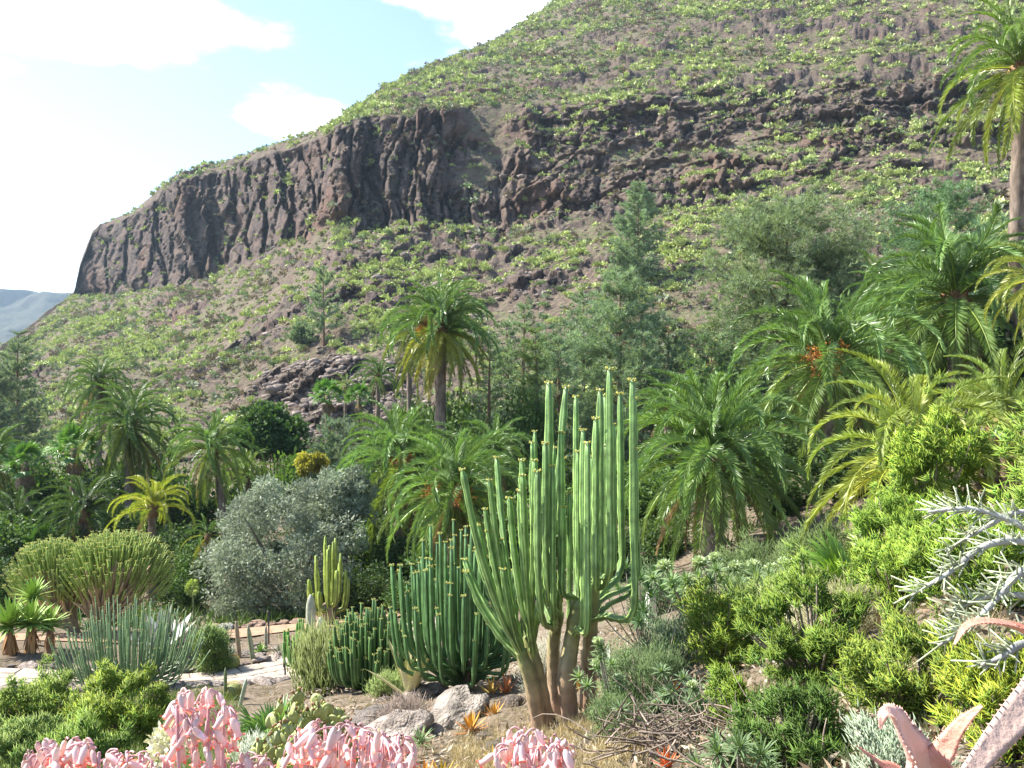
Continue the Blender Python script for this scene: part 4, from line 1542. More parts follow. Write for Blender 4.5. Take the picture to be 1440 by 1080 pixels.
big_spurge()
cluster_spurge('candelabra_spurge', 'dark green bushy candelabra spurge left of the tall one, yellow tipped', at(652, 13), 100, 1.2, 2.5, 1.5, 0.032, np.array((0.078, 0.150, 0.066)), False, low=0.45, skew=(-0.05, 0), crest=(2.2, 1.9, 1.8))
cluster_spurge('low_spurge', 'low dense spurge crowned with crowded yellow tips beside the dark candelabra spurge', at(522, 15.2), 210, 0.82, 1.6, 0.85, 0.032, np.array((0.07, 0.125, 0.05)), True, crest=(1.5, 1.4, 1.3))
cluster_spurge('low_spurge', 'low spurge cushion with yellow tips above the path bed cacti', at(492, 17.5), 80, 0.6, 1.4, 0.8, 0.034, np.array((0.075, 0.135, 0.05)), True, crest=(1.5, 1.4, 1.3))
cluster_spurge('small_spurge', 'small upright candelabra spurge at the paved path\'s edge', at(420, 20.3), 34, 0.42, 1.25, 0.9, 0.036, np.array((0.06, 0.14, 0.04)), True, low=0.3)
cluster_spurge('grey_spurge', 'grey-green clump of thin upright spurge stems with yellow heads', at(185, 18.5), 260, 1.75, 1.95, 0.95, 0.019, np.array((0.15, 0.205, 0.125)), True, ribs=3, crest=(1.3, 1.25, 1.2), nseg=9, jspread=0.45, elbow=0.7)
cluster_spurge('branching_cactus', 'yellow-green branching column cactus in front of the silver tree', at(463, 26.5), 16, 0.75, 2.75, 1.5, 0.075, np.array((0.20, 0.24, 0.06)), False, tip=False, low=0.5, jspread=0.1)


def umbrella_spurge():
    base = at(122, 25)
    root = thing('umbrella_spurge', 'wide umbrella shaped spurge tree with pale branches and yellow stem tips', 'spurge', base)
    mbw, mbs, mbt = MB(), MB(), MB()
    k = 25 / F
    for dx, dz, rx, ry, N in ((-52 * k, 116 * k, 58 * k, 1.2, 520), (42 * k, 126 * k, 80 * k, 1.5, 680)):
        cen = base + np.array([dx * 0.75, 0, 0.55])
        for i in range(N):
            rho = math.sqrt((i + 0.5) / N)
            a = i * 2.39996 + rng.normal() * 0.2
            T = base + np.array([dx + math.cos(a) * rho * rx, math.sin(a) * rho * ry, dz + 0.55 * math.sqrt(max(0, 1 - rho * rho)) - 0.40 + rng.normal() * 0.08])
            T[2] += 0.45 * math.sqrt(max(0, 1 - rho * rho)) - 0.3
            if rho > 0.72:
                T[2] -= rng.uniform(0, 0.7)
            d = nrm(T - cen + [0, 0, 0.8])
            s0 = T - d * rng.uniform(0.4, 0.75)
            pth = bez(s0, s0 + d * 0.3 + [0, 0, -0.05], T, 4)
            V, Tt, Cc = ribbed(pth, 0.030 * rng.uniform(0.8, 1.2), 4, 4, crest=(1.3, 1.25, 1.2), fine=False)
            mbs.add(V, Tt, Cc * rng.uniform(0.75, 1.25))
            if rng.uniform() < 0.85:
                t = flower_tip(T, 0.046, 4)
                mbt.add(np.concatenate(t.V), np.concatenate(t.T), np.concatenate(t.C))
            if i % 9 == 0:
                mbw.add(*tube(bez(base + [dx * 0.2, 0, -0.1], cen + (s0 - cen) * 0.35 + [0, 0, -0.15], s0, 8), np.linspace(0.085, 0.030, 8), 6, c0=(0.8, 0.75, 0.7), c1=(1.2, 1.1, 0.9)))
    tag(mbs.build('stems', M_succ, root, color=(0.22, 0.30, 0.07)), None, None, kind='stuff')
    tag(mbt.build('flower_tips', M_petal, root, color=(0.56, 0.54, 0.12)), None, None, kind='stuff')
    mbw.build('branches', M_bark, root, color=(0.42, 0.35, 0.26))


umbrella_spurge()


# ------------------------------------------------------------------ pencil bushes and other shrubs
def stick_bush(label, base, h, r, n, c0, c1, name='pencil_bush', L=0.17, rad=0.0045, up=1.0, group=None, spread=0.55, tufts=None, woody=True, cat='bush', minh=0.12):
    base = np.asarray(base, float)
    n = int(n * 1.25)
    root = thing(name, label, cat, base, group)
    tufts = tufts or max(30, n // 18)
    r = r * 0.94
    d = nrm(rng.normal(size=(tufts, 3)))
    d[:, 2] = np.abs(d[:, 2]) * 1.1 - 0.1
    nd = 15                                               # a bush is several leaning sub-crowns
    da = np.arange(nd) * 2.4 + rng.uniform(0, 6)
    dr_ = np.sqrt((np.arange(nd) + 0.5) / nd) * 0.84
    dome = np.stack([np.cos(da) * dr_, np.sin(da) * dr_, rng.uniform(0.22, 0.82, nd) * (1.05 - dr_ * 0.55)], 1)
    dsz = rng.uniform(0.15, 0.34, nd)
    di = rng.integers(0, nd, tufts)
    sh = rng.uniform(0.1, 1.0, (tufts, 1)) ** 0.6
    cen = base + (dome[di] + d * sh * dsz[di][:, None]) * [r, r, h]
    stray = rng.uniform(size=tufts) < 0.14
    cen = np.where(stray[:, None], base + (cen - base) * rng.uniform(1.05, 1.35, (tufts, 1)), cen)
    skirt = rng.uniform(size=tufts) < 0.22
    cen[:, 2] = np.where(skirt, base[2] + (cen[:, 2] - base[2]) * 0.35, cen[:, 2])
    cen[:, 2] = np.maximum(cen[:, 2], base[2] + 0.03)
    ci = rng.integers(0, tufts, n)
    out = nrm((cen - base) / [r, r, h])
    D = nrm(out[ci] * spread + d[ci] * 0.35 + [0, 0, up * 0.8] + rng.normal(size=(n, 3)) * 0.55)
    B = cen[ci] + rng.normal(size=(n, 3)) * L * 0.42
    L = L * (0.60 if up < 2 else 1)
    if name == 'pencil_bush':
        rad = rad * 1.45
        D = nrm(rdir(n) * 0.85 + out[ci] * 0.4 + [0, 0, 0.55])
        B = cen[ci] + rng.normal(size=(n, 3)) * L * 0.30
    m0, m1 = ((1.0, 1.35, 1.0), (1.4, 1.58, 1.25)) if name == 'pencil_bush' else (1.35, 1.35)
    ln = L * rng.uniform(0.6, 1.35, n)
    t = rng.uniform(0.75, 1.25, (tufts, 1))[ci] * rng.uniform(0.85, 1.15, (n, 1))
    tag(MB().add(*sticks(B, D, ln, rad, rad * 0.75, np.asarray(c0) * m0 * t, np.asarray(c1) * m1 * t)).build('foliage', M_stick, root), None, None, kind='stuff')
    if woody:
        mb = MB()
        for k in range(min(46, tufts)):
            e = cen[k]
            mb.add(*tube(bez(base + [0, 0, -0.08], base + (e - base) * [0.55, 0.55, 0.35], e, 6), np.linspace(0.016, 0.005, 6) * (0.6 + r), 4))
        mb.build('branches', M_bark, root, color=(0.25, 0.21, 0.16))
    return root


PG0, PG1 = (0.10, 0.16, 0.030), (0.36, 0.36, 0.050)
PB = 'pencil bushes with yellow shoots'
stick_bush('bright yellow-green pencil bush in front of the grey-green spurge clump', at(165, 11.2), 1.15, 0.72, 9000, PG0, PG1, L=0.17, rad=0.0055, group=PB)
stick_bush('yellow-green pencil bush beside the orange skirted yuccas', at(42, 12.5), 1.15, 0.66, 7500, PG0, (0.32, 0.34, 0.06), L=0.17, rad=0.0055, group=PB)
stick_bush('pale dusty green pencil bush behind the pink bell flowers', at(30, 9.0), 0.7, 0.62, 6000, (0.14, 0.19, 0.06), (0.30, 0.33, 0.09), L=0.14, rad=0.0045, group=PB)
stick_bush('low green pencil bush below the bright yellow-green one', at(115, 8.8), 0.6, 0.5, 4200, (0.10, 0.16, 0.035), (0.25, 0.30, 0.05), L=0.14, rad=0.0045, group=PB)
stick_bush('round yellow topped pencil bush right of the candelabra spurge trunks', at(1012, 9.2), 1.15, 0.46, 5200, PG0, (0.36, 0.36, 0.05), L=0.15, group=PB)
stick_bush('wide dark green pencil bush on the right slope', at(1150, 6.6), 0.95, 0.66, 9500, (0.06, 0.11, 0.022), (0.24, 0.28, 0.04), L=0.12, rad=0.004, group=PB)
stick_bush('small bright pencil bush beside the tangle of dead twigs', at(1025, 6.8), 0.5, 0.2, 1500, PG0, (0.27, 0.31, 0.04), L=0.11, rad=0.0038, group=PB)
stick_bush('green pencil bush behind the pink aloe leaves', at(1290, 5.2), 0.75, 0.5, 7500, (0.09, 0.14, 0.03), (0.34, 0.35, 0.06), L=0.11, rad=0.0036, group=PB)
stick_bush('golden tipped pencil bush beside the toothed aloe leaf', at(1425, 3.9), 0.62, 0.36, 5200, (0.12, 0.18, 0.03), (0.46, 0.42, 0.05), L=0.11, rad=0.0034, group=PB)
stick_bush('tall yellow-green pencil bush hiding the fan palm on the right slope', at(1310, 11.5), 2.1, 0.78, 13000, (0.11, 0.18, 0.03), (0.40, 0.42, 0.06), L=0.17, rad=0.006, group=PB)
stick_bush('green pencil bush in front of the tall yellow-green one', at(1265, 10.0), 1.15, 0.7, 8000, (0.08, 0.14, 0.025), (0.30, 0.36, 0.05), L=0.15, rad=0.005, group=PB)
stick_bush('pencil bush behind the bright fan leaf on the right slope', at(1265, 7.6), 0.75, 0.55, 6500, (0.10, 0.17, 0.03), (0.36, 0.40, 0.06), L=0.13, rad=0.0042, group=PB)
stick_bush('low pencil bush under the grey finger leaved branches', at(1395, 6.2), 0.9, 0.6, 6500, (0.10, 0.16, 0.03), (0.32, 0.36, 0.06), L=0.13, rad=0.004, group=PB)
stick_bush('pencil bush between the round yellow topped one and the slope palm', at(1130, 9.0), 0.85, 0.6, 6000, (0.13, 0.18, 0.05), (0.38, 0.40, 0.12), L=0.14, rad=0.0042, group=PB)
stick_bush('dark feathery bush in the shade of the wide pencil bush', at(1120, 5.2), 0.55, 0.42, 4200, (0.05, 0.09, 0.02), (0.14, 0.20, 0.04), L=0.11, rad=0.0035)
stick_bush('olive hedge of upright green sticks at the paved path\'s near edge', at(463, 17.2), 1.1, 0.62, 4200, (0.10, 0.13, 0.03), (0.20, 0.23, 0.06), 'stick_hedge', L=0.36, rad=0.011, up=3.0, spread=0.2)
stick_bush('leafy green bush at the left end of the path cactus bed', at(298, 21.0), 1.35, 0.50, 3600, (0.07, 0.13, 0.03), (0.22, 0.30, 0.06), 'green_bush', L=0.22, rad=0.011)
stick_bush('light green feathery bush above the low yellow tipped spurge', at(480, 20.5), 0.85, 0.62, 4200, (0.16, 0.23, 0.09), (0.28, 0.37, 0.15), 'green_bush', L=0.16, rad=0.010)
stick_bush('small pale green bush against the variegated agave', at(545, 13.9), 0.55, 0.36, 2200, (0.16, 0.22, 0.06), (0.33, 0.40, 0.13), 'green_bush', L=0.11, rad=0.005)
stick_bush('airy grey-green lacy bush just right of the candelabra spurge trunks', at(905, 8.6), 1.05, 0.50, 6500, (0.09, 0.14, 0.055), (0.17, 0.24, 0.09), 'lacy_bush', L=0.11, rad=0.0032)
stick_bush('low lacy green bush at the candelabra spurge\'s foot', at(870, 8.0), 0.45, 0.36, 2600, (0.07, 0.115, 0.04), (0.15, 0.22, 0.07), 'lacy_bush', L=0.09, rad=0.003)
stick_bush('silvery dry twiggy bush between the spurge trunks', at(775, 11.6), 0.85, 0.40, 2600, (0.33, 0.31, 0.25), (0.46, 0.46, 0.38), 'dry_bush', L=0.14, rad=0.0035)
stick_bush('grey leafless bush on the boulders left of the dark spurge', at(565, 11.0), 0.45, 0.42, 1100, (0.18, 0.14, 0.12), (0.26, 0.20, 0.17), 'dry_bush', L=0.16, rad=0.004, spread=1.0, up=0.5)
stick_bush('silver-white low bush beside the fan leaf seedling', at(352, 8.0), 0.35, 0.28, 1500, (0.30, 0.33, 0.27), (0.55, 0.58, 0.50), 'silver_bush', L=0.10, rad=0.004)
stick_bush('grey-green scaly bush behind the pink aloe rosette', at(1270, 3.2), 0.42, 0.22, 2000, (0.20, 0.25, 0.17), (0.38, 0.44, 0.33), 'silver_bush', L=0.05, rad=0.004, spread=1.0)


stick_bush('loose green bush beside the white headed rosette shrubs', at(1060, 10.2), 0.75, 0.5, 3600, (0.11, 0.16, 0.05), (0.24, 0.30, 0.10), 'lacy_bush', L=0.15, rad=0.004)
stick_bush('grey-green loose bush left of the round yellow topped pencil bush', at(945, 10.5), 0.8, 0.5, 3600, (0.11, 0.16, 0.08), (0.22, 0.28, 0.15), 'lacy_bush', L=0.15, rad=0.004)
stick_bush('pale dry grassy bush between the pencil bushes', at(1185, 7.4), 0.55, 0.4, 2600, (0.24, 0.22, 0.12), (0.42, 0.40, 0.24), 'dry_bush', L=0.18, rad=0.0035)
stick_bush('straw pale bush above the wide dark pencil bush', at(1140, 8.0), 0.5, 0.42, 2200, (0.24, 0.24, 0.14), (0.46, 0.46, 0.30), 'dry_bush', L=0.18, rad=0.0035)
stick_bush('green bush below the long yellowing fronds', at(1150, 13.0), 0.9, 0.7, 4200, (0.08, 0.13, 0.04), (0.20, 0.27, 0.08), 'lacy_bush', L=0.18, rad=0.006)
stick_bush('mossy green bush at the foot of the large lone palm', at(1060, 16.0), 0.9, 0.9, 4200, (0.07, 0.115, 0.035), (0.16, 0.22, 0.07), 'lacy_bush', L=0.2, rad=0.007)
stick_bush('dusky green bush left of the large lone palm\'s foot', at(930, 17.0), 0.9, 0.8, 3600, (0.06, 0.10, 0.04), (0.14, 0.20, 0.07), 'lacy_bush', L=0.2, rad=0.007)


for px, Y, h, r, n in ((1560, 6.5, 1.0, 0.8, 4200), (1640, 9.5, 1.4, 1.0, 4600), (1540, 12.5, 1.6, 1.0, 4600), (1780, 7.5, 1.1, 0.9, 3600), (1660, 14.5, 1.8, 1.2, 4200), (1900, 11, 1.5, 1.2, 3600), (1520, 9.0, 1.2, 0.8, 4200)):
    stick_bush('pencil bush on the slope beyond the finger leaved shrub', at(px, Y), h, r, n, (0.10, 0.16, 0.03), (0.32, 0.36, 0.06), L=0.17, rad=0.0055, group='pencil bushes beyond the finger leaved shrub')


def rosette_leaves(mb, c, axis, n, L, w, c0, c1, el0=75, el1=-10):
    axis = nrm(np.asarray(axis, float))
    ref = np.array([1.0, 0, 0]) if abs(axis[0]) < 0.8 else np.array([0, 1.0, 0])
    u = nrm(np.cross(axis, ref))
    v = np.cross(axis, u)
    for k in range(n):
        f = (k + 0.5) / n
        e = R(el0 + (el1 - el0) * f)
        a = k * 2.39996
        h = u * math.cos(a) + v * math.sin(a)
        d = h * math.cos(e) + axis * math.sin(e)
        ln = L * rng.uniform(0.8, 1.1)
        p2 = c + d * ln + np.array([0, 0, -0.12 * ln])
        mb.add(*blade(bez(c, c + d * ln * 0.55, p2, 4), np.array([0.5, 1, 0.75, 0.06]) * w, c0, c1, fold=0.3, up=axis))


def rosette_shrub(label, base, spots, L=0.13, w=0.010, head=0.075, c0=(0.18, 0.28, 0.12), c1=(0.28, 0.38, 0.19), group='white headed rosette shrubs'):
    """spots: list of (point, has flower head)"""
    root = thing('rosette_shrub', label, 'shrub', base, group)
    spots = list(spots)
    for q, _ in list(spots) * 2:
        e = q + rng.normal(size=3) * [L * 1.1, L * 1.1, L * 0.5] - [0, 0, L * rng.uniform(0.3, 2.0)]
        e[2] = max(e[2], base[2] + 0.1)
        spots.append((e, 0))
    st, fo = MB(), MB()
    for p, fl in spots:
        mid = np.asarray(base) + (p - base) * [0.7, 0.7, 0.35]
        st.add(*tube(bez(np.asarray(base) - [0, 0, 0.05], mid, p, 7), np.linspace(0.014, 0.007, 7), 5))
        ax = nrm((p - base) * [0.6, 0.6, 1.0] + [0, 0, 0.3])
        rosette_leaves(fo, p, ax, 26, L * rng.uniform(0.8, 1.2), w, c0, c1)
        if fl:
            n = 190
            d = rdir(n)
            d[:, 2] = np.abs(d[:, 2])
            B = p + ax * 0.05 + d * head * rng.uniform(0.5, 0.95, (n, 1)) * [1, 1, 0.75]
            MB().add(*leaves(B, d + rng.normal(size=(n, 3)) * .4, head * 0.42, head * 0.15, np.repeat(rng.uniform(0.75, 1.15, (n, 1)), 3, 1))).build('flower_head', M_petal, root, color=(0.56, 0.64, 0.40))
    st.build('stems', M_bark, root, color=(0.30, 0.27, 0.23))
    tag(fo.build('foliage', M_fol, root), None, None, kind='stuff')
    return root


def spots_from(pts, Y):
    return [(P(x, y, Y + rng.uniform(-.3, .3)), f) for x, y, f in pts]


rosette_shrub('grey-green rosette shrub topped with round white heads below the large lone palm', at(1010, 12.0), spots_from([(985, 795, 1), (1006, 790, 1), (1033, 802, 1), (965, 815, 0), (1000, 820, 0), (1020, 830, 0), (950, 835, 0), (975, 835, 1), (1040, 825, 0), (935, 800, 1), (945, 818, 0)], 11.6), 0.19, 0.014, 0.10)
rosette_shrub('green rosette shrub with three round white heads right of the yellow topped pencil bush', at(1085, 11.5), spots_from([(1060, 800, 1), (1085, 805, 1), (1104, 797, 1), (1072, 822, 0), (1095, 825, 0), (1115, 815, 0), (1050, 832, 0), (1120, 835, 0), (1103, 812, 1)], 11.3), 0.19, 0.014, 0.10)
rosette_shrub('pale rosette shrub with creamy heads behind the wide pencil bush', at(1120, 8.8), spots_from([(1103, 852, 1), (1128, 856, 1), (1135, 868, 1), (1090, 870, 0), (1112, 880, 0), (1140, 885, 0), (1075, 890, 0), (1105, 905, 0)], 8.6), 0.16, 0.010, 0.075, (0.17, 0.23, 0.12), (0.30, 0.36, 0.22))
rosette_shrub('rosette shrub with pale green heads leaning on the candelabra spurge trunks', at(880, 8.7), spots_from([(842, 908, 1), (840, 940, 1), (868, 990, 1), (850, 965, 0), (880, 925, 0), (895, 950, 0), (860, 935, 0), (850, 1000, 0), (905, 985, 0), (870, 960, 1)], 8.5), 0.12, 0.008, 0.055)
rosette_shrub('sprawling grey rosette shrub above the tangle of dead twigs', at(985, 7.6), spots_from([(960, 955, 0), (975, 970, 1), (945, 975, 0), (1000, 965, 0), (985, 990, 0), (1010, 950, 0), (955, 1000, 0), (930, 945, 0), (1005, 1000, 0)], 7.5), 0.13, 0.009, 0.05, (0.15, 0.22, 0.11), (0.24, 0.33, 0.18))
rosette_shrub('low grey-green rosette shrub in front of the tangle of dead twigs', at(1040, 5.2), spots_from([(1010, 1060, 0), (1040, 1050, 0), (1070, 1062, 0), (1030, 1078, 0), (1085, 1040, 0), (1060, 1080, 0)], 5.1), 0.13, 0.007, 0.05, (0.13, 0.20, 0.09), (0.22, 0.31, 0.15))
rosette_shrub('green rosette shrub behind the pencil bushes under the slope palm', at(1150, 13), spots_from([(1130, 790, 0), (1150, 800, 0), (1170, 790, 0), (1185, 805, 0), (1140, 815, 0), (1200, 795, 0)], 12.8), 0.24, 0.016, 0.05)
rosette_shrub('blue-green rosette shrub between candelabra spurge and large lone palm', at(905, 13), spots_from([(880, 800, 0), (900, 815, 0), (920, 805, 0), (890, 835, 0), (915, 840, 0), (870, 830, 0), (930, 830, 0), (905, 860, 0)], 12.8), 0.24, 0.015, 0.05, (0.09, 0.17, 0.07), (0.15, 0.25, 0.12))


# succulent rosettes: every leaf a piece
def leaf_mesh(w, curl, seed, c1, th=0.25):
    pth = bez((0, 0, 0), (0.55, 0, 0.02), (0.95, 0, curl), 7)
    wd = np.array([0.8, 1.0, 0.95, 0.8, 0.6, 0.35, 0.03]) * w
    V, Q, C = blade(pth, wd, (1, 1, 1), c1, fold=th)
    Vb = V - np.array([0, 0, 1.0]) * np.repeat(wd * 0.35, 3)[:, None] * np.tile([0.1, 1, 0.1], 7)[:, None]
    return MB().add(V, Q, C).add(Vb, Q[:, ::-1], C).mesh('leaf', M_aloe)


LF = {'narrow': leaf_mesh(0.075, 0.10, 1, (1.15, 0.95, 0.75)), 'wide': leaf_mesh(0.14, 0.12, 2, (1.1, 0.9, 0.7)), 'sword': leaf_mesh(0.07, -0.06, 3, (1.05, 1.05, 0.9)), 'strap': leaf_mesh(0.10, -0.02, 5, (1.05, 1.05, 0.9)), 'thin': leaf_mesh(0.034, -0.22, 4, (1.1, 1.1, 0.9))}


def rosette(name, label, base, n, L, col, cat='aloe', kind='narrow', el0=80, el1=8, var=0.15, group=None, h=0.0, root=None, col2=None):
    base = np.asarray(base, float)
    if root is None:
        root = thing(name, label, cat, base, group)
    for k in range(n):
        f = (k + 0.5) / n
        e = R(el0 + (el1 - el0) * f + rng.normal() * 5)
        c = np.asarray(col) * rng.uniform(1 - var, 1 + var)
        if col2 is not None:
            c = c * (1 - f) + np.asarray(col2) * f
        obj('leaf', LF[kind], root, tuple(base - np.asarray(root.location) + [0, 0, h]), tuple(c), (rng.normal() * .1, -e, k * 2.39996 + rng.normal() * 0.1), float(L * rng.uniform(0.8, 1.1)))
    return root


YO, RO = (0.62, 0.42, 0.06), (0.60, 0.20, 0.06)
rosette('aloe_rosette', 'yellow aloe rosette on the stony ground left of the spurge trunks', at(662, 10.2, .05), 22, 0.30, YO, col2=(0.50, 0.20, 0.07))
rosette('aloe_rosette', 'small yellow aloe rosette nearest to the spurge trunks', at(695, 10.9, .04), 18, 0.24, YO, col2=(0.55, 0.24, 0.08))
rosette('aloe_rosette', 'pale yellow aloe rosette in the dry grass above the pink bells', at(694, 7.9, .04), 18, 0.20, (0.66, 0.55, 0.14))
rosette('aloe_rosette', 'yellow-green aloe rosette among orange ones at the pink bells', at(622, 7.0, .05), 20, 0.20, (0.48, 0.44, 0.06), col2=(0.6, 0.35, 0.08))
rosette('aloe_rosette', 'orange aloe rosette beside the yellow-green one', at(598, 6.9, .05), 20, 0.19, (0.64, 0.36, 0.06), col2=(0.6, 0.25, 0.08))
rosette('aloe_rosette', 'flame orange aloe rosette below the yellow-green one', at(610, 6.0, .05), 20, 0.17, (0.66, 0.42, 0.07))
rosette('aloe_rosette', 'red-orange aloe rosette in front of the dead twigs', at(938, 5.9, .05), 22, 0.17, (0.62, 0.17, 0.05), kind='narrow')
rosette('aloe_rosette', 'orange aloe rosette behind the dead twigs', at(950, 8.9, .05), 18, 0.20, (0.58, 0.24, 0.08))
rosette('aloe_rosette', 'orange aloe between the middle spurge trunks', at(782, 11.3, .05), 16, 0.30, (0.60, 0.28, 0.06))
rosette('aloe_rosette', 'yellow and green aloe between the right hand spurge trunks', at(817, 11.2, .05), 16, 0.36, (0.36, 0.36, 0.05), col2=(0.5, 0.22, 0.08))
rosette('aloe_rosette', 'orange-brown aloe behind the leaning left spurge trunk', at(712, 12.0, .05), 16, 0.32, (0.45, 0.20, 0.09))
rosette('aloe_rosette', 'small tawny aloe under the dark candelabra spurge', at(690, 12.1, .05), 16, 0.28, (0.50, 0.36, 0.10))
rosette('green_rosette', 'spiky grey-green rosette on the boulders', at(592, 9.3, .12), 40, 0.24, (0.20, 0.29, 0.13), kind='thin', cat='succulent')
rosette('green_rosette', 'spiky blue-green rosette at the edge of the dead twigs', at(1005, 4.9, .04), 30, 0.17, (0.15, 0.27, 0.12), kind='thin', cat='succulent')
rosette('variegated_agave', 'cream and yellow striped agave with upright blades beside the dark spurge', at(577, 13.0), 13, 1.15, (0.66, 0.62, 0.38), cat='agave', kind='sword', el0=88, el1=50, var=0.2)
rosette('blue_agave', 'large blue-white agave behind the grey-green spurge clump', at(228, 22.5), 20, 1.35, (0.36, 0.42, 0.43), cat='agave', kind='wide', el0=85, el1=15)
rosette('silver_agave', 'pale grey agave on the path cactus bed', at(326, 22.6), 18, 0.40, (0.36, 0.38, 0.33), cat='agave', kind='sword')
rosette('silver_agave', 'spiky grey-green agave right of the small column cacti', at(393, 22.3), 24, 0.45, (0.24, 0.28, 0.19), cat='agave', kind='sword')
rosette('green_rosette', 'bright green rosette between the small column cacti', at(366, 22.8), 20, 0.32, (0.22, 0.40, 0.09), kind='wide', cat='succulent')
rosette('blue_agave', 'pale blue agave glimpsed behind the right spurge trunks', at(848, 11.8), 16, 0.55, (0.34, 0.42, 0.40), cat='agave', kind='wide')

# yuccas with skirts
for px, Y, h, s, lb in ((14, 21.0, 0.75, 0.62, 'yucca with a wide green head at the left end of the yucca row'), (44, 21.2, 0.80, 0.55, 'yucca with an orange-brown skirt in the middle of the yucca row'),
                        (70, 21.6, 0.72, 0.46, 'smallest yucca of the row beside the umbrella shaped spurge'), (46, 22.4, 1.30, 0.50, 'taller yucca standing behind the yucca row')):
    bs = at(px, Y)
    rt = thing('yucca', lb, 'yucca', bs, 'skirted yuccas')
    MB().add(*tube(np.array([bs + [0, 0, -.1], bs + [0.02, 0, h * .5], bs + [0, 0, h]]), [0.10, 0.085, 0.07], 8)).build('trunk', M_bark, rt, color=(0.26, 0.17, 0.10))
    rosette(None, None, bs + [0, 0, h], 80, s * 1.3, (0.28, 0.42, 0.08), kind='sword', el0=88, el1=-18, root=rt)
    for k in range(44):
        obj('dead_leaf', LF['sword'], rt, (0, 0, h * (0.98 - 0.35 * (k / 44))), tuple(np.array((0.42, 0.22, 0.085)) * rng.uniform(0.7, 1.3)), (0, R(74) + rng.normal() * .08, k * 2.4), float(s * 1.15))

# flower stalk
bs = at(272, 24.5)
rt = thing('flower_stalk', 'slim stalk topped with a round yellow-green flower head', 'flower', bs)
hp = P(270, 826, 24.5)
MB().add(*tube(bez(bs, (bs + hp) / 2 + [0.05, 0, 0], hp, 7), np.linspace(0.035, 0.02, 7), 6)).build('stalk', M_succ, rt, color=(0.20, 0.24, 0.09))
d = rdir(260)
MB().add(*leaves(hp + d * 0.15 * rng.uniform(.5, 1, (260, 1)) * [1, 1, 1.4], d, 0.10, 0.035, np.repeat(rng.uniform(.7, 1.2, (260, 1)), 3, 1))).build('flower_head', M_petal, rt, color=(0.42, 0.50, 0.14))


# cacti of the bed
def column_cactus(label, base, top_h, r, col, name='column_cactus', ribs=9, group=None, lean=(0, 0)):
    base = np.asarray(base, float)
    n = 12
    s = np.linspace(0, 1, n)
    pth = base + np.stack([lean[0] * s, lean[1] * s, -0.06 + (top_h + 0.06) * s], 1)
    rad = r * np.array([0.85, 0.95, 1, 1, 1.02, 1, 1, 1, 0.98, 0.9, 0.7, 0.3])
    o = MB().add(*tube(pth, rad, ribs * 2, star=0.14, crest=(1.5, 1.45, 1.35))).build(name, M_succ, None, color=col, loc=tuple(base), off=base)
    return tag(o, label, 'cactus', group)


k23 = 23.5 / F
column_cactus('thick grey column cactus with a rounded woolly top beside the branching cactus', at(437, 23.5), 1.45, 0.145, (0.27, 0.29, 0.22), ribs=12)
column_cactus('short thick grey column cactus right of the taller woolly one', at(451, 23.2), 0.85, 0.125, (0.28, 0.30, 0.24), ribs=12)
column_cactus('slim green-grey column cactus standing at the paved path edge', at(357, 21.8), 1.02, 0.065, (0.19, 0.22, 0.14), lean=(-0.16, 0))
column_cactus('crooked brown column cactus beside the pale agave', at(337, 22.4), 1.0, 0.06, (0.25, 0.19, 0.13), lean=(-0.1, 0))
column_cactus('thin grey column cactus behind the bright green rosette', at(374, 23.0), 0.72, 0.045, (0.24, 0.24, 0.19))
column_cactus('slim pinkish column cactus by the light green feathery bush', at(476, 20.0), 0.78, 0.05, (0.34, 0.25, 0.20), lean=(-.05, 0))
column_cactus('second slim pinkish column cactus by the light green feathery bush', at(484, 20.1), 0.66, 0.045, (0.30, 0.21, 0.17))
column_cactus('small white woolly column cactus under the large lone palm', at(915, 14.5), 0.8, 0.10, (0.55, 0.55, 0.50), ribs=14)


def barrel(label, base, r, col):
    base = np.asarray(base, float)
    a = np.linspace(-1.2, 1.5, 12)
    pth = base + np.stack([0 * a, 0 * a, r * 0.85 * (np.sin(a) + 0.9)], 1)
    rt = thing('barrel_cactus', label, 'cactus', base)
    MB().add(*tube(pth, r * np.cos(a) + 0.01, 36, star=0.10, crest=(1.4, 1.3, 1.0))).build('body', M_succ, rt, color=col)
    n = 700
    d = rdir(n)
    d[:, 2] = np.abs(d[:, 2] + 0.2)
    tag(MB().add(*sticks(base + [0, 0, r * 0.75] + d * r * 0.97, nrm(d + rng.normal(size=(n, 3)) * .5), r * 0.22, r * 0.012, r * 0.004, (1, 1, 1), (1, 1, 1))).build('spines', M_dead, rt, color=(0.62, 0.50, 0.16)), None, None, kind='stuff')


barrel('golden spined barrel cactus beside the green bush on the path bed', at(326, 21.3), 0.20, (0.20, 0.22, 0.06))
barrel('round ribbed barrel cactus behind the tall pink bell flowers', at(328, 16.6), 0.17, (0.17, 0.20, 0.07))
column_cactus('thin green column cactus beside the round barrel cactus', at(317, 16.5), 0.62, 0.035, (0.13, 0.17, 0.08))
column_cactus('pale green column cactus leaning beside the round barrel cactus', at(338, 15.8), 0.45, 0.04, (0.26, 0.32, 0.24), lean=(0.12, 0))

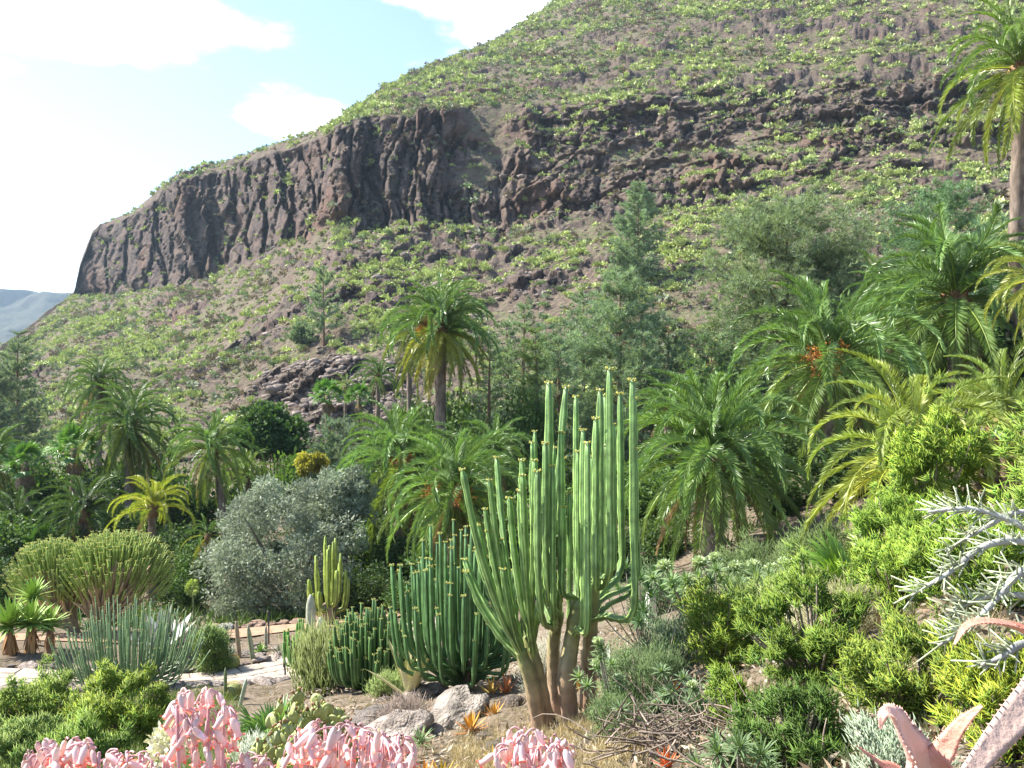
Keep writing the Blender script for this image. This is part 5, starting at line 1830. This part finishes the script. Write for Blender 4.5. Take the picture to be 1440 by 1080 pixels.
# stakes
for px, Y, h, lb in ((378, 23.6, 1.0, 'thin dark stake standing in the path cactus bed'), (401, 19.3, 0.42, 'short thin dark stake at the paved path\'s near edge')):
    bs = at(px, Y)
    rt = thing('plant_stake', lb, 'stake', bs)
    MB().add(*tube(np.array([bs + [0, 0, -.1], bs + [0, 0, h * .5], bs + [-.02, 0, h]]), 0.022, 6)).build('rod', M_metal, rt, color=(0.04, 0.035, 0.03))
    MB().add(*tube(np.array([bs + [-.02, -0.012, h - .09], bs + [-.02, -0.012, h - .05], bs + [-.02, -0.012, h - .01]]), [0.03, 0.034, 0.03], 6)).build('name_tag', M_metal, rt, color=(0.05, 0.045, 0.04))

# ------------------------------------------------------------------ prickly pear
pad_mb = MB()
th_ = np.linspace(0, 2 * math.pi, 15)[:-1]
prof = np.stack([np.sin(th_) * 0.42 * (1 + 0.12 * np.cos(th_)), np.zeros(14), 0.5 - 0.5 * np.cos(th_)], 1)
rim = prof
inn = (prof - [0, 0, .5]) * 0.72 + [0, 0, .5]
Vp = np.concatenate([rim, inn + [0, .055, 0], inn - [0, .055, 0], [[0, .075, .5], [0, -.075, .5]]])
Tp = []
for k in range(14):
    k2 = (k + 1) % 14
    Tp += [[k, k2, 14 + k2], [k, 14 + k2, 14 + k], [k, 28 + k, 28 + k2], [k, 28 + k2, k2], [14 + k, 14 + k2, 42], [28 + k, 43, 28 + k2]]
PAD = make_mesh('pad', Vp, np.array(Tp), None, True, M_succ)
fr_mb = MB().add(*tube(np.array([[0, 0, 0], [0, 0, .35], [0, 0, .8], [0, 0, 1.0]]), [0.16, 0.30, 0.34, 0.2], 8, c0=(0.5, 0.9, 0.4), c1=(1, 1, 1)))
BUD = fr_mb.mesh('bud', M_petal)


def opuntia(label, base, n, Rr, hh, s):
    base = np.asarray(base, float)
    rt = thing('prickly_pear', label, 'cactus', base, 'prickly pears behind the pink bells')
    for k in range(n):
        a = rng.uniform(0, 6.28)
        rho = math.sqrt(rng.uniform(0, 1)) * Rr
        hgt = hh * rng.uniform(0.25, 1.0) * (1 - 0.4 * rho / Rr)
        rot = (rng.normal() * .35, rng.normal() * .45, rng.uniform(0, 6.28))
        p = np.array([math.cos(a) * rho, math.sin(a) * rho * 0.7, hgt - s * 0.5])
        o = obj('pad', PAD, rt, p, tuple(np.array((0.36, 0.39, 0.15)) * rng.uniform(0.8, 1.25)), rot, float(s * rng.uniform(0.8, 1.2)))
        for j in range(int(rng.integers(0, 4))):
            an = rng.uniform(-1.0, 1.0)
            obj('bud', BUD, o, (math.sin(an) * 0.40, 0, 0.5 + 0.48 * math.cos(an)), (0.40, 0.20, 0.13) if rng.uniform() < 0.6 else (0.45, 0.42, 0.12), (0, an, 0), 0.26)


opuntia('pale green prickly pear with reddish buds in front of the stick hedge', at(428, 7.2), 95, 0.42, 0.86, 0.13)
opuntia('lower sprawling prickly pear with dry reddish buds beside the pink bells', at(392, 6.0), 60, 0.36, 0.58, 0.105)
opuntia('prickly pear with broad pale pads beside the boulders', at(462, 8.0), 36, 0.28, 0.82, 0.16)
opuntia('small prickly pear by the grey leafless bush', at(520, 9.5), 16, 0.28, 0.3, 0.15)

# fan palm seedlings near the viewer, and a small cycad
def fan_seedling(label, base, n, L, col):
    rt = thing('fan_palm_seedling', label, 'palm', base, 'fan palm seedlings')
    for k in range(n):
        obj('fan_leaf', FAN[k % 3], rt, (0, 0, 0), tuple(np.asarray(col) * rng.uniform(.85, 1.15)), (rng.normal() * .25, -R(rng.uniform(30, 75)), rng.uniform(0, 6.28)), float(L * rng.uniform(.8, 1.1)))


fan_seedling('blue-green fan palm seedling between prickly pear and path', at(385, 9.0), 9, 0.56, (0.20, 0.33, 0.12))
fan_seedling('bright green fan palm seedling on the right slope', at(1190, 8.4), 9, 0.62, (0.20, 0.34, 0.05))
fan_seedling('yellow-green fan palm seedling under the long yellowing fronds', at(1225, 9.6), 6, 0.5, (0.22, 0.30, 0.06))
for px, Y, n, L, lb in ((560, 23.5, 16, 1.0, 'small bright green cycad behind the dark candelabra spurge'), (500, 24.5, 12, 0.8, 'low green cycad beside the branching cactus')):
    bs = at(px, Y)
    rt = thing('cycad', lb, 'cycad', bs, 'cycads at the valley edge')
    for k in range(n):
        ci = [1, 2, 3, 4][k % 4]
        obj('frond', FROND[ci, k % 2], rt, (0, 0, 0.1), tuple(np.array((0.10, 0.22, 0.04)) * rng.uniform(.8, 1.2)), (0, 0, k * 2.4), float(L * rng.uniform(.8, 1.1)))


# ------------------------------------------------------------------ rocks
RK = [make_mesh('rock', v, t, None, False, M_rock) for v, t in [rock_verts(3, 60 + s, 0.75, 0.6) for s in range(6)]]


def rock(label, pos, s, col=(0.30, 0.26, 0.22), group=None, name='rock'):
    p = np.asarray(pos, float)
    sc = np.array([s, s * rng.uniform(.7, 1), s * rng.uniform(.55, .85)])
    return tag(obj(name, RK[int(rng.integers(0, 6))], None, p + [0, 0, 0.12 * s], tuple(np.asarray(col) * rng.uniform(.8, 1.2)), (rng.normal() * .15, rng.normal() * .15, rng.uniform(0, 6.28)), tuple(sc)), label, 'rock', group)


rock('broad flat pale boulder in front of the dark candelabra spurge', at(640, 11.0), 0.5, (0.27, 0.235, 0.20), name='boulder')
rock('grey boulder with the spiky rosette growing before it', at(560, 10.6), 0.42, (0.26, 0.22, 0.19), name='boulder')
rock('pale rounded boulder beneath the striped agave', at(597, 13.0), 0.36, (0.26, 0.22, 0.185), name='boulder')
rock('tilted grey boulder at the left end of the boulder group', at(530, 11.6), 0.40, (0.18, 0.155, 0.135), name='boulder')
rock('low brown boulder near the small yellow aloe', at(725, 11.2), 0.26, (0.18, 0.145, 0.12), name='boulder')
t2 = nrm(np.gradient(path_c, axis=0))
s2 = np.stack([t2[:, 1], -t2[:, 0]], 1)
for side, off_, col in ((1, 1.52, (0.36, 0.30, 0.26)), (-1, 1.55, (0.34, 0.28, 0.24))):
    i = 8.0
    while i < 50:
        q = path_c[int(i)] + s2[int(i)] * side * (off_ + rng.normal() * 0.08)
        rock('rough edging stone along the near side of the paved path' if side > 0 else 'rough edging stone between the paved path and cactus bed', (q[0], q[1], float(G(*q)[0])), rng.uniform(0.12, 0.30), col,
             'near edging stones of the path' if side > 0 else 'far edging stones of the path')
        i += rng.uniform(0.9, 1.9)
t3 = nrm(np.gradient(track_c, axis=0))
s3 = np.stack([t3[:, 1], -t3[:, 0]], 1)
i = 18.0
while i < 56:
    q = track_c[int(i)] - s3[int(i)] * (1.05 + rng.normal() * .1)
    rock('stone edging the orange earth path below the silver tree', (q[0], q[1], float(G(*q)[0])), rng.uniform(0.12, 0.34), (0.36, 0.25, 0.19), 'stones behind the earth path')
    i += rng.uniform(1.0, 2.2)
for k in range(16):
    bx, by = rng.uniform(-9.0, -5.9), rng.uniform(21.9, 24.0)
    rock('small stone lying in the path cactus bed', (bx, by, float(G(bx, by)[0])), rng.uniform(0.07, 0.2), (0.34, 0.29, 0.25), 'small stones of the cactus bed')
for px, Y, s in ((310, 25.6, .3), (300, 25.3, .28), (318, 25.9, .25), (308, 24.9, .24)):
    rock('grey stone of the pile beside the orange earth path', at(px, Y), s, (0.38, 0.36, 0.33), 'stone pile by the earth path')


for k in range(46):
    q = at(rng.uniform(480, 960), rng.uniform(7.5, 13.5))
    rock('small broken stone on the dry ground around the spurges', q, rng.uniform(0.04, 0.15), (0.22, 0.185, 0.155), 'small stones around the spurges')


# ------------------------------------------------------------------ litter, dry grass, ground cover (uncountable)
def scatter(n, x0, x1, y0, y1):
    y = rng.uniform(y0 ** .5, y1 ** .5, n) ** 2
    px = rng.uniform(x0, x1, n)
    x = (px - 720) / F * y
    return np.stack([x, y, G(x, y)], 1)


p = scatter(19000, 380, 2050, 4.0, 17)
p = p[path_mask(p[:, 0], p[:, 1]) < 0.1]
n = len(p)
tone = rng.uniform(.6, 1.3, (n, 1)) * np.where(rng.uniform(size=(n, 1)) < .5, np.array([[0.30, 0.22, 0.15]]), np.array([[0.42, 0.36, 0.28]]))
D = rdir(n)
D[:, 2] = np.abs(D[:, 2]) * .35
tag(MB().add(*leaves(p + [0, 0, .05], D, rng.uniform(.04, .14, n), rng.uniform(.008, .025, n), tone)).build('leaf_litter', M_dead), 'dry leaf litter and twigs on the stony slope', 'litter', kind='stuff')


def tufts(label, name, p, per, L, c0, c1, rad, mat, up=1.0, cat='grass'):
    n = len(p)
    B = np.repeat(p, per, 0) + rng.normal(size=(n * per, 3)) * [L * .25, L * .25, 0]
    D = nrm(rng.normal(size=(n * per, 3)) * .45 + [0, 0, up])
    t = np.repeat(rng.uniform(.7, 1.3, (n, 1)), per, 0)
    o = MB().add(*spikes(B, D, L * rng.uniform(.5, 1.2, n * per), rad * 1.7, (np.asarray(c0) + np.asarray(c1)) * .55 * t)).build(name, mat)
    return tag(o, label, cat, kind='stuff')


tufts('straw coloured dry grass around the spurge trunks', 'dry_grass', scatter(520, 640, 900, 5.5, 11.5), 26, 0.20, (0.36, 0.28, 0.15), (0.52, 0.43, 0.26), 0.0022, M_dead)
tufts('thin pale dry grass over the garden slope', 'dry_grass', scatter(700, 0, 1440, 5, 30), 14, 0.16, (0.30, 0.24, 0.14), (0.42, 0.35, 0.22), 0.003, M_dead)
pc = scatter(2100, 860, 2100, 4.5, 26)
tufts('grey-green ground cover between the right slope shrubs', 'ground_cover', pc, 22, 0.15, (0.10, 0.115, 0.06), (0.19, 0.21, 0.12), 0.004, M_stick, .7, 'ground cover')
pc = scatter(900, -40, 330, 6.5, 20)
pc = pc[path_mask(pc[:, 0], pc[:, 1]) < 0.05]
tufts('green ground cover between the left slope bushes', 'ground_cover', pc, 26, 0.22, (0.10, 0.15, 0.05), (0.24, 0.28, 0.11), 0.0045, M_stick, .7, 'ground cover')
pc = scatter(2600, -60, 1500, 26, 85)
pc = pc[path_mask(pc[:, 0], pc[:, 1]) < 0.05]
tufts('dark green ground cover on the shaded valley floor', 'ground_cover', pc, 16, 0.7, (0.04, 0.07, 0.02), (0.09, 0.14, 0.04), 0.02, M_stick, .6, 'ground cover')


def twig_tangle(label, base, Rr, n):
    mb = MB()
    base = np.asarray(base, float)
    for k in range(n):
        a = base + np.array([rng.normal() * Rr * .5, rng.normal() * Rr * .3, abs(rng.normal()) * .08])
        d = nrm(np.array([rng.normal(), rng.normal() * .6, rng.normal() * .35 + .12]))
        ln = rng.uniform(.2, .75) * Rr
        mb.add(*tube(bez(a, a + d * ln * .5 + rng.normal(size=3) * .06, a + d * ln + rng.normal(size=3) * .05, 5), np.linspace(.011, .003, 5) * rng.uniform(.5, 1.3), 3, c0=np.ones(3) * rng.uniform(.5, 1.4)))
    tag(mb.build('dead_twigs', M_bark, None, color=(0.24, 0.19, 0.15), loc=tuple(base), off=base), label, 'twigs', kind='stuff')


twig_tangle('tangle of dead brown twigs below the sprawling grey rosette shrub', at(965, 6.6), 0.75, 260)
twig_tangle('dead twigs in the shade under the wide pencil bush', at(1110, 5.3), 0.7, 160)
twig_tangle('brown dead twigs among the boulders', at(580, 11.2), 0.6, 140)


# ------------------------------------------------------------------ grey finger leaved shrub reaching in from the right
def finger_shrub():
    base = at(1560, 4.3)
    root = thing('finger_leaf_shrub', 'silver-grey shrub with long arching branches and finger shaped leaves', 'shrub', base)
    hub = P(1520, 900, 4.3)
    MB().add(*tube(spline([base - [0, 0, .1], (base + hub) / 2 + [.05, 0, 0], hub], 8), np.linspace(.045, .035, 8), 8)).build('trunk', M_bark, root, color=(0.42, 0.42, 0.40))
    for pts, dens in (([(1520, 800, 4.4), (1440, 742, 4.5), (1370, 716, 4.55), (1305, 720, 4.6)], 130), ([(1515, 790, 4.3), (1445, 762, 4.2), (1385, 768, 4.15), (1335, 805, 4.1), (1285, 835, 4.1)], 170),
                      ([(1510, 790, 4.1), (1440, 802, 4.0), (1405, 838, 3.95), (1365, 880, 3.9), (1320, 908, 3.9)], 150), ([(1500, 850, 4.0), (1440, 838, 4.0), (1395, 838, 4.05), (1340, 858, 4.1)], 90),
                      ([(1505, 905, 3.7), (1440, 905, 3.6), (1412, 922, 3.55), (1380, 935, 3.55)], 60), ([(1500, 760, 5.0), (1440, 720, 5.1), (1380, 745, 5.1), (1330, 775, 5.1)], 90)):
        pp = np.array([hub] + [P(*q) for q in pts])
        sp = spline(pp, 26)
        o = MB().add(*tube(sp, np.linspace(.030, .008, 26) * (1 + .06 * rng.normal(size=26)), 7)).build('branch', M_bark, root, smooth=True, color=(0.36, 0.36, 0.33))
        dens = int(dens * .62)
        t = rng.uniform(.35, 1, dens)
        B = np.stack([np.interp(t, np.linspace(0, 1, 26), sp[:, k]) for k in range(3)], 1)
        tg = nrm(np.stack([np.interp(t, np.linspace(0, 1, 26), np.gradient(sp[:, k])) for k in range(3)], 1))
        D = nrm(tg * .5 + rdir(dens) * .8 + [-.25, 0, .25])
        dens = len(B)
        ln = rng.uniform(.05, .15, dens)
        tone = rng.uniform(.7, 1.15, (dens, 1))
        tag(MB().add(*sticks(B, D, ln, .0050, .0038, np.array([0.24, 0.29, 0.15]) * tone, np.array([0.44, 0.47, 0.32]) * tone, 5)).build('finger_leaves', M_succ, o, off=base), None, None, kind='stuff')


finger_shrub()


# ------------------------------------------------------------------ near aloes with toothed leaves
def aloe_leaf(root, pts, w, col, tipc=(1.0, .75, .65), up=(0, -0.6, 1), teeth=True, n=22, thick=.30):
    sp = spline(pts, n)
    t = nrm(np.gradient(sp, axis=0))
    S = nrm(np.cross(t, np.asarray(up, float)))
    N_ = np.cross(S, t)
    wd = np.interp(np.linspace(0, 1, n), np.linspace(0, 1, len(w)), w)
    sec = [(-1, .10), (-.55, .0 + thick * .15), (0, -thick * .1), (.55, thick * .15), (1, .10), (.7, -thick * .8), (0, -thick * 1.5), (-.7, -thick * .8)]
    V = np.stack([sp + S * (wd * a)[:, None] + N_ * (wd * b)[:, None] for a, b in sec], 1).reshape(-1, 3)
    m = len(sec)
    k = np.arange(n - 1)[:, None] * m
    j = np.arange(m)[None]
    j2 = (j + 1) % m
    Q = np.stack([k + j, k + j2, k + m + j2, k + m + j], -1).reshape(-1, 4)
    s = np.linspace(0, 1, n)[:, None, None]
    C = np.broadcast_to(np.ones(3) * (1 - s) + np.asarray(tipc) * s, (n, m, 3)).reshape(-1, 3)
    o = MB().add(V, Q, C).build('leaf', M_aloe, root, smooth=True, color=col)
    if teeth:
        tt = np.linspace(.03, .93, 34)
        ss = np.linspace(0, 1, n)
        mb = MB()
        for sg in (-1, 1):
            B = np.stack([np.interp(tt, ss, (sp + S * (wd * sg * .97)[:, None] + N_ * (wd * .08)[:, None])[:, q]) for q in range(3)], 1)
            D = sg * np.stack([np.interp(tt, ss, S[:, q]) for q in range(3)], 1) + .4 * np.stack([np.interp(tt, ss, t[:, q]) for q in range(3)], 1)
            tt = tt + rng.normal(size=34) * .006
            L_ = (np.interp(tt, ss, wd) * .14 + .0012) * rng.uniform(.5, 1.25, 34)
            mb.add(*sticks(B, D, L_, L_ * .45, L_ * .05, (1, .9, .85), (1, .8, .7), 4))
        tag(mb.build('teeth', M_aloe, o, color=tuple(np.minimum(1, np.asarray(col) * 1.05)), off=root.location), None, None, kind='stuff')


PINK = (0.62, 0.37, 0.30)
ra = thing('pink_aloe', 'sun reddened pale pink aloe with toothed leaves spreading like a star', 'aloe', at(1300, 1.3, -.02))
hb = P(1300, 1118, 1.3)
aloe_leaf(ra, [hb + [0, .0, -.12], P(1296, 1085, 1.28), P(1274, 1030, 1.26), P(1255, 1002, 1.25), P(1242, 1004, 1.24), P(1238, 1025, 1.235)], [.058, .050, .040, .029, .018, .008, .006, .002], (0.80, 0.57, 0.49))
aloe_leaf(ra, [hb + [0, .02, -.12], P(1312, 1090, 1.29), P(1330, 1052, 1.27), P(1352, 1018, 1.25), P(1381, 992, 1.24)], [.040, .030, .021, .014, .009, .003], (0.74, 0.47, 0.39), tipc=(.95, .62, .5))
aloe_leaf(ra, [hb + [0, .0, -.12], P(1275, 1100, 1.26), P(1240, 1075, 1.2), P(1205, 1049, 1.17)], [.034, .02, .012, .006, .001], (0.55, 0.26, 0.22))
aloe_leaf(ra, [hb + [0, .03, -.12], P(1330, 1108, 1.32), P(1370, 1095, 1.36), P(1400, 1100, 1.4)], [.034, .022, .012, .002], PINK)
aloe_leaf(ra, [hb + [0, .0, -.12], P(1300, 1105, 1.2), P(1320, 1130, 1.1)], [.034, .022, .002], PINK)
rb_ = thing('pink_aloe', 'tan-pink aloe with a long arching leaf above a toothed grey one', 'aloe', at(1540, 1.55, -.02))
hb = P(1540, 1090, 1.55)
aloe_leaf(rb_, [hb, P(1500, 960, 1.55), P(1448, 892, 1.5), P(1400, 874, 1.46), P(1362, 878, 1.44), P(1342, 906, 1.43)], [.045, .028, .019, .014, .011, .007, .0025], (0.60, 0.33, 0.25), tipc=(1, .8, .7), up=(0, -.2, 1))
aloe_leaf(rb_, [hb, P(1500, 985, 1.45), P(1448, 890, 1.6), P(1410, 872, 1.62)], [.03, .02, .010, .002], (0.55, 0.24, 0.18), up=(0, -.2, 1))
aloe_leaf(rb_, [hb, P(1500, 945, 1.25), P(1450, 985, 1.2), P(1405, 1035, 1.17), P(1362, 1088, 1.14), P(1330, 1120, 1.12)], [.034, .030, .025, .019, .012, .004], (0.55, 0.40, 0.33), tipc=(.95, .9, .9), up=(0, -.9, .6))
aloe_leaf(rb_, [hb, P(1580, 960, 1.5), P(1640, 900, 1.5)], [.045, .026, .003], PINK)

# ------------------------------------------------------------------ pink bell flowers near the viewer
bl = np.array([[0, 0, 0], [0, 0, -.10], [0, 0, -.30], [0, 0, -.62], [0, 0, -.82], [0, 0, -.92], [0, 0, -1.0]])
Vb, Tb, Cb = tube(bl, [.05, .14, .19, .175, .14, .16, .21], 8, cap=False)
Cb = np.ones_like(Cb)
Cb[:8 * 2] = (.80, .82, .75)
Cb[8 * 6:] = (1.05, .50, .40)
Cb[8 * 4:8 * 6] = (1.03, .86, .84)
lob = []
for k in range(4):
    a = k * math.pi / 2
    h = np.array([math.cos(a), math.sin(a), 0])
    s_ = np.array([-math.sin(a), math.cos(a), 0])
    c0_ = h * .20 + [0, 0, -.97]
    lob.append(np.stack([c0_ + s_ * .12, c0_ - s_ * .12, c0_ + h * .2 + [0, 0, -.08]]))
bm_ = MB().add(Vb, Tb, Cb)
for q in lob:
    bm_.add(q, [[0, 1, 2]], (1.1, .35, .25))
BELL = bm_.mesh('bell', M_petal, True)


def kalanchoe(label, px, py, rx, ry, n, Y=1.5, stems=3, tall=None):
    stems = stems * 2
    base = at(px, Y, 0)
    root = thing('bell_flower', label, 'flower', base, 'pink bell flowers')
    hubs = []
    st = MB()
    for k in range(stems):
        ff = -.85 + 1.7 * (k + .5) / stems
        hx = px + rx * ff
        hubp = P(hx, py - ry * (.95 * math.sqrt(1 - ff * ff) * rng.uniform(.35, 1.0)) , Y + rng.uniform(-.07, .07))
        hubs.append(hubp)
        st.add(*tube(bez(base + [(hubp[0] - base[0]) * .5, 0, -.05], base + (hubp - base) * [.9, .9, .5], hubp, 8), np.linspace(.0050, .0028, 8), 6))
    for k in range(n):
        a = rng.uniform(0, 6.28)
        rho = math.sqrt(rng.uniform())
        x = px + math.cos(a) * rho * rx
        y = py + math.sin(a) * rho * ry
        if y < py:
            y -= (py - y) * .15 * abs(math.cos(a * 3))
        p = P(x, y, Y + rng.uniform(-.09, .09))
        h = min(hubs, key=lambda q: np.linalg.norm(q - p))
        top = p + [0, 0, .008 + .012 * rng.uniform()]
        st.add(*tube(bez(p + (h - p) * .55 + [0, 0, .004], p + (h - p) * .2 + [0, 0, .012], p, 5), np.linspace(.0024, .0012, 5), 4))
        c = np.array((0.88, 0.64, 0.66)) * rng.uniform(.85, 1.15) + np.array([0, .03, .05]) * rng.uniform(-1, 1)
        obj('bell', BELL, root, tuple(p - base), tuple(c), (rng.normal() * .35, rng.normal() * .35, rng.uniform(0, 6.28)), float(.034 * rng.uniform(.75, 1.15)))
    st.build('stems', M_succ, root, color=(0.55, 0.30, 0.31))
    return root


kalanchoe('tall spray of pink bell flowers on a thick pink stalk', 282, 1020, 52, 52, 62, 1.5, 2)
kalanchoe('low wide spray of pink bell flowers in front of the pencil bushes', 110, 1066, 92, 26, 62, 1.5, 4)
kalanchoe('wide dome of pink bell flowers beside the prickly pears', 488, 1054, 98, 38, 96, 1.5, 4)
kalanchoe('compact dome of pink bell flowers before the spurge trunks', 750, 1062, 60, 38, 62, 1.5, 3)
kalanchoe('short spray of pink bell flowers between tall spray and dome', 345, 1082, 45, 22, 26, 1.55, 2)
kalanchoe('sparse pink bell flowers beside the tall spray', 205, 1078, 40, 20, 20, 1.55, 2)
# white blossoms
bs = at(238, 1.75)
rt = thing('white_blossom', 'cream white blossom cluster under the tall pink bells', 'flower', bs)
hp = P(238, 1050, 1.75)
MB().add(*tube(bez(bs, (bs + hp) / 2, hp, 6), .004, 5)).build('stem', M_succ, rt, color=(.25, .3, .12))
d = rdir(420)
MB().add(*leaves(hp + d * .045 * rng.uniform(.3, 1, (420, 1)) * [1, 1, 1.2], d + rng.normal(size=(420, 3)) * .5, .016, .005, np.repeat(rng.uniform(.8, 1.1, (420, 1)), 3, 1))).build('petals', M_petal, rt, color=(.74, .72, .58))

# ------------------------------------------------------------------ haze in the air
hz = np.array([[x, y, z] for x in (-2600, 900) for y in (-80, 2800) for z in (-62, 420)], float)
hq = np.array([[0, 1, 3, 2], [4, 6, 7, 5], [0, 4, 5, 1], [2, 3, 7, 6], [0, 2, 6, 4], [1, 5, 7, 3]])
hm = bpy.data.materials.new('haze')
hm.use_nodes = True
hn, hl = hm.node_tree.nodes, hm.node_tree.links
hn.clear()
ho = hn.new('ShaderNodeOutputMaterial')
hv = hn.new('ShaderNodeVolumePrincipled')
hv.inputs['Color'].default_value = (0.58, 0.78, 1.0, 1)
hv.inputs['Density'].default_value = 0.00014
hv.inputs['Anisotropy'].default_value = 0.3
hl.new(hv.outputs[0], ho.inputs['Volume'])
tag(obj('haze', make_mesh('haze', hz, hq, None, False, hm)), 'thin blue haze in the valley air', 'haze', kind='stuff')
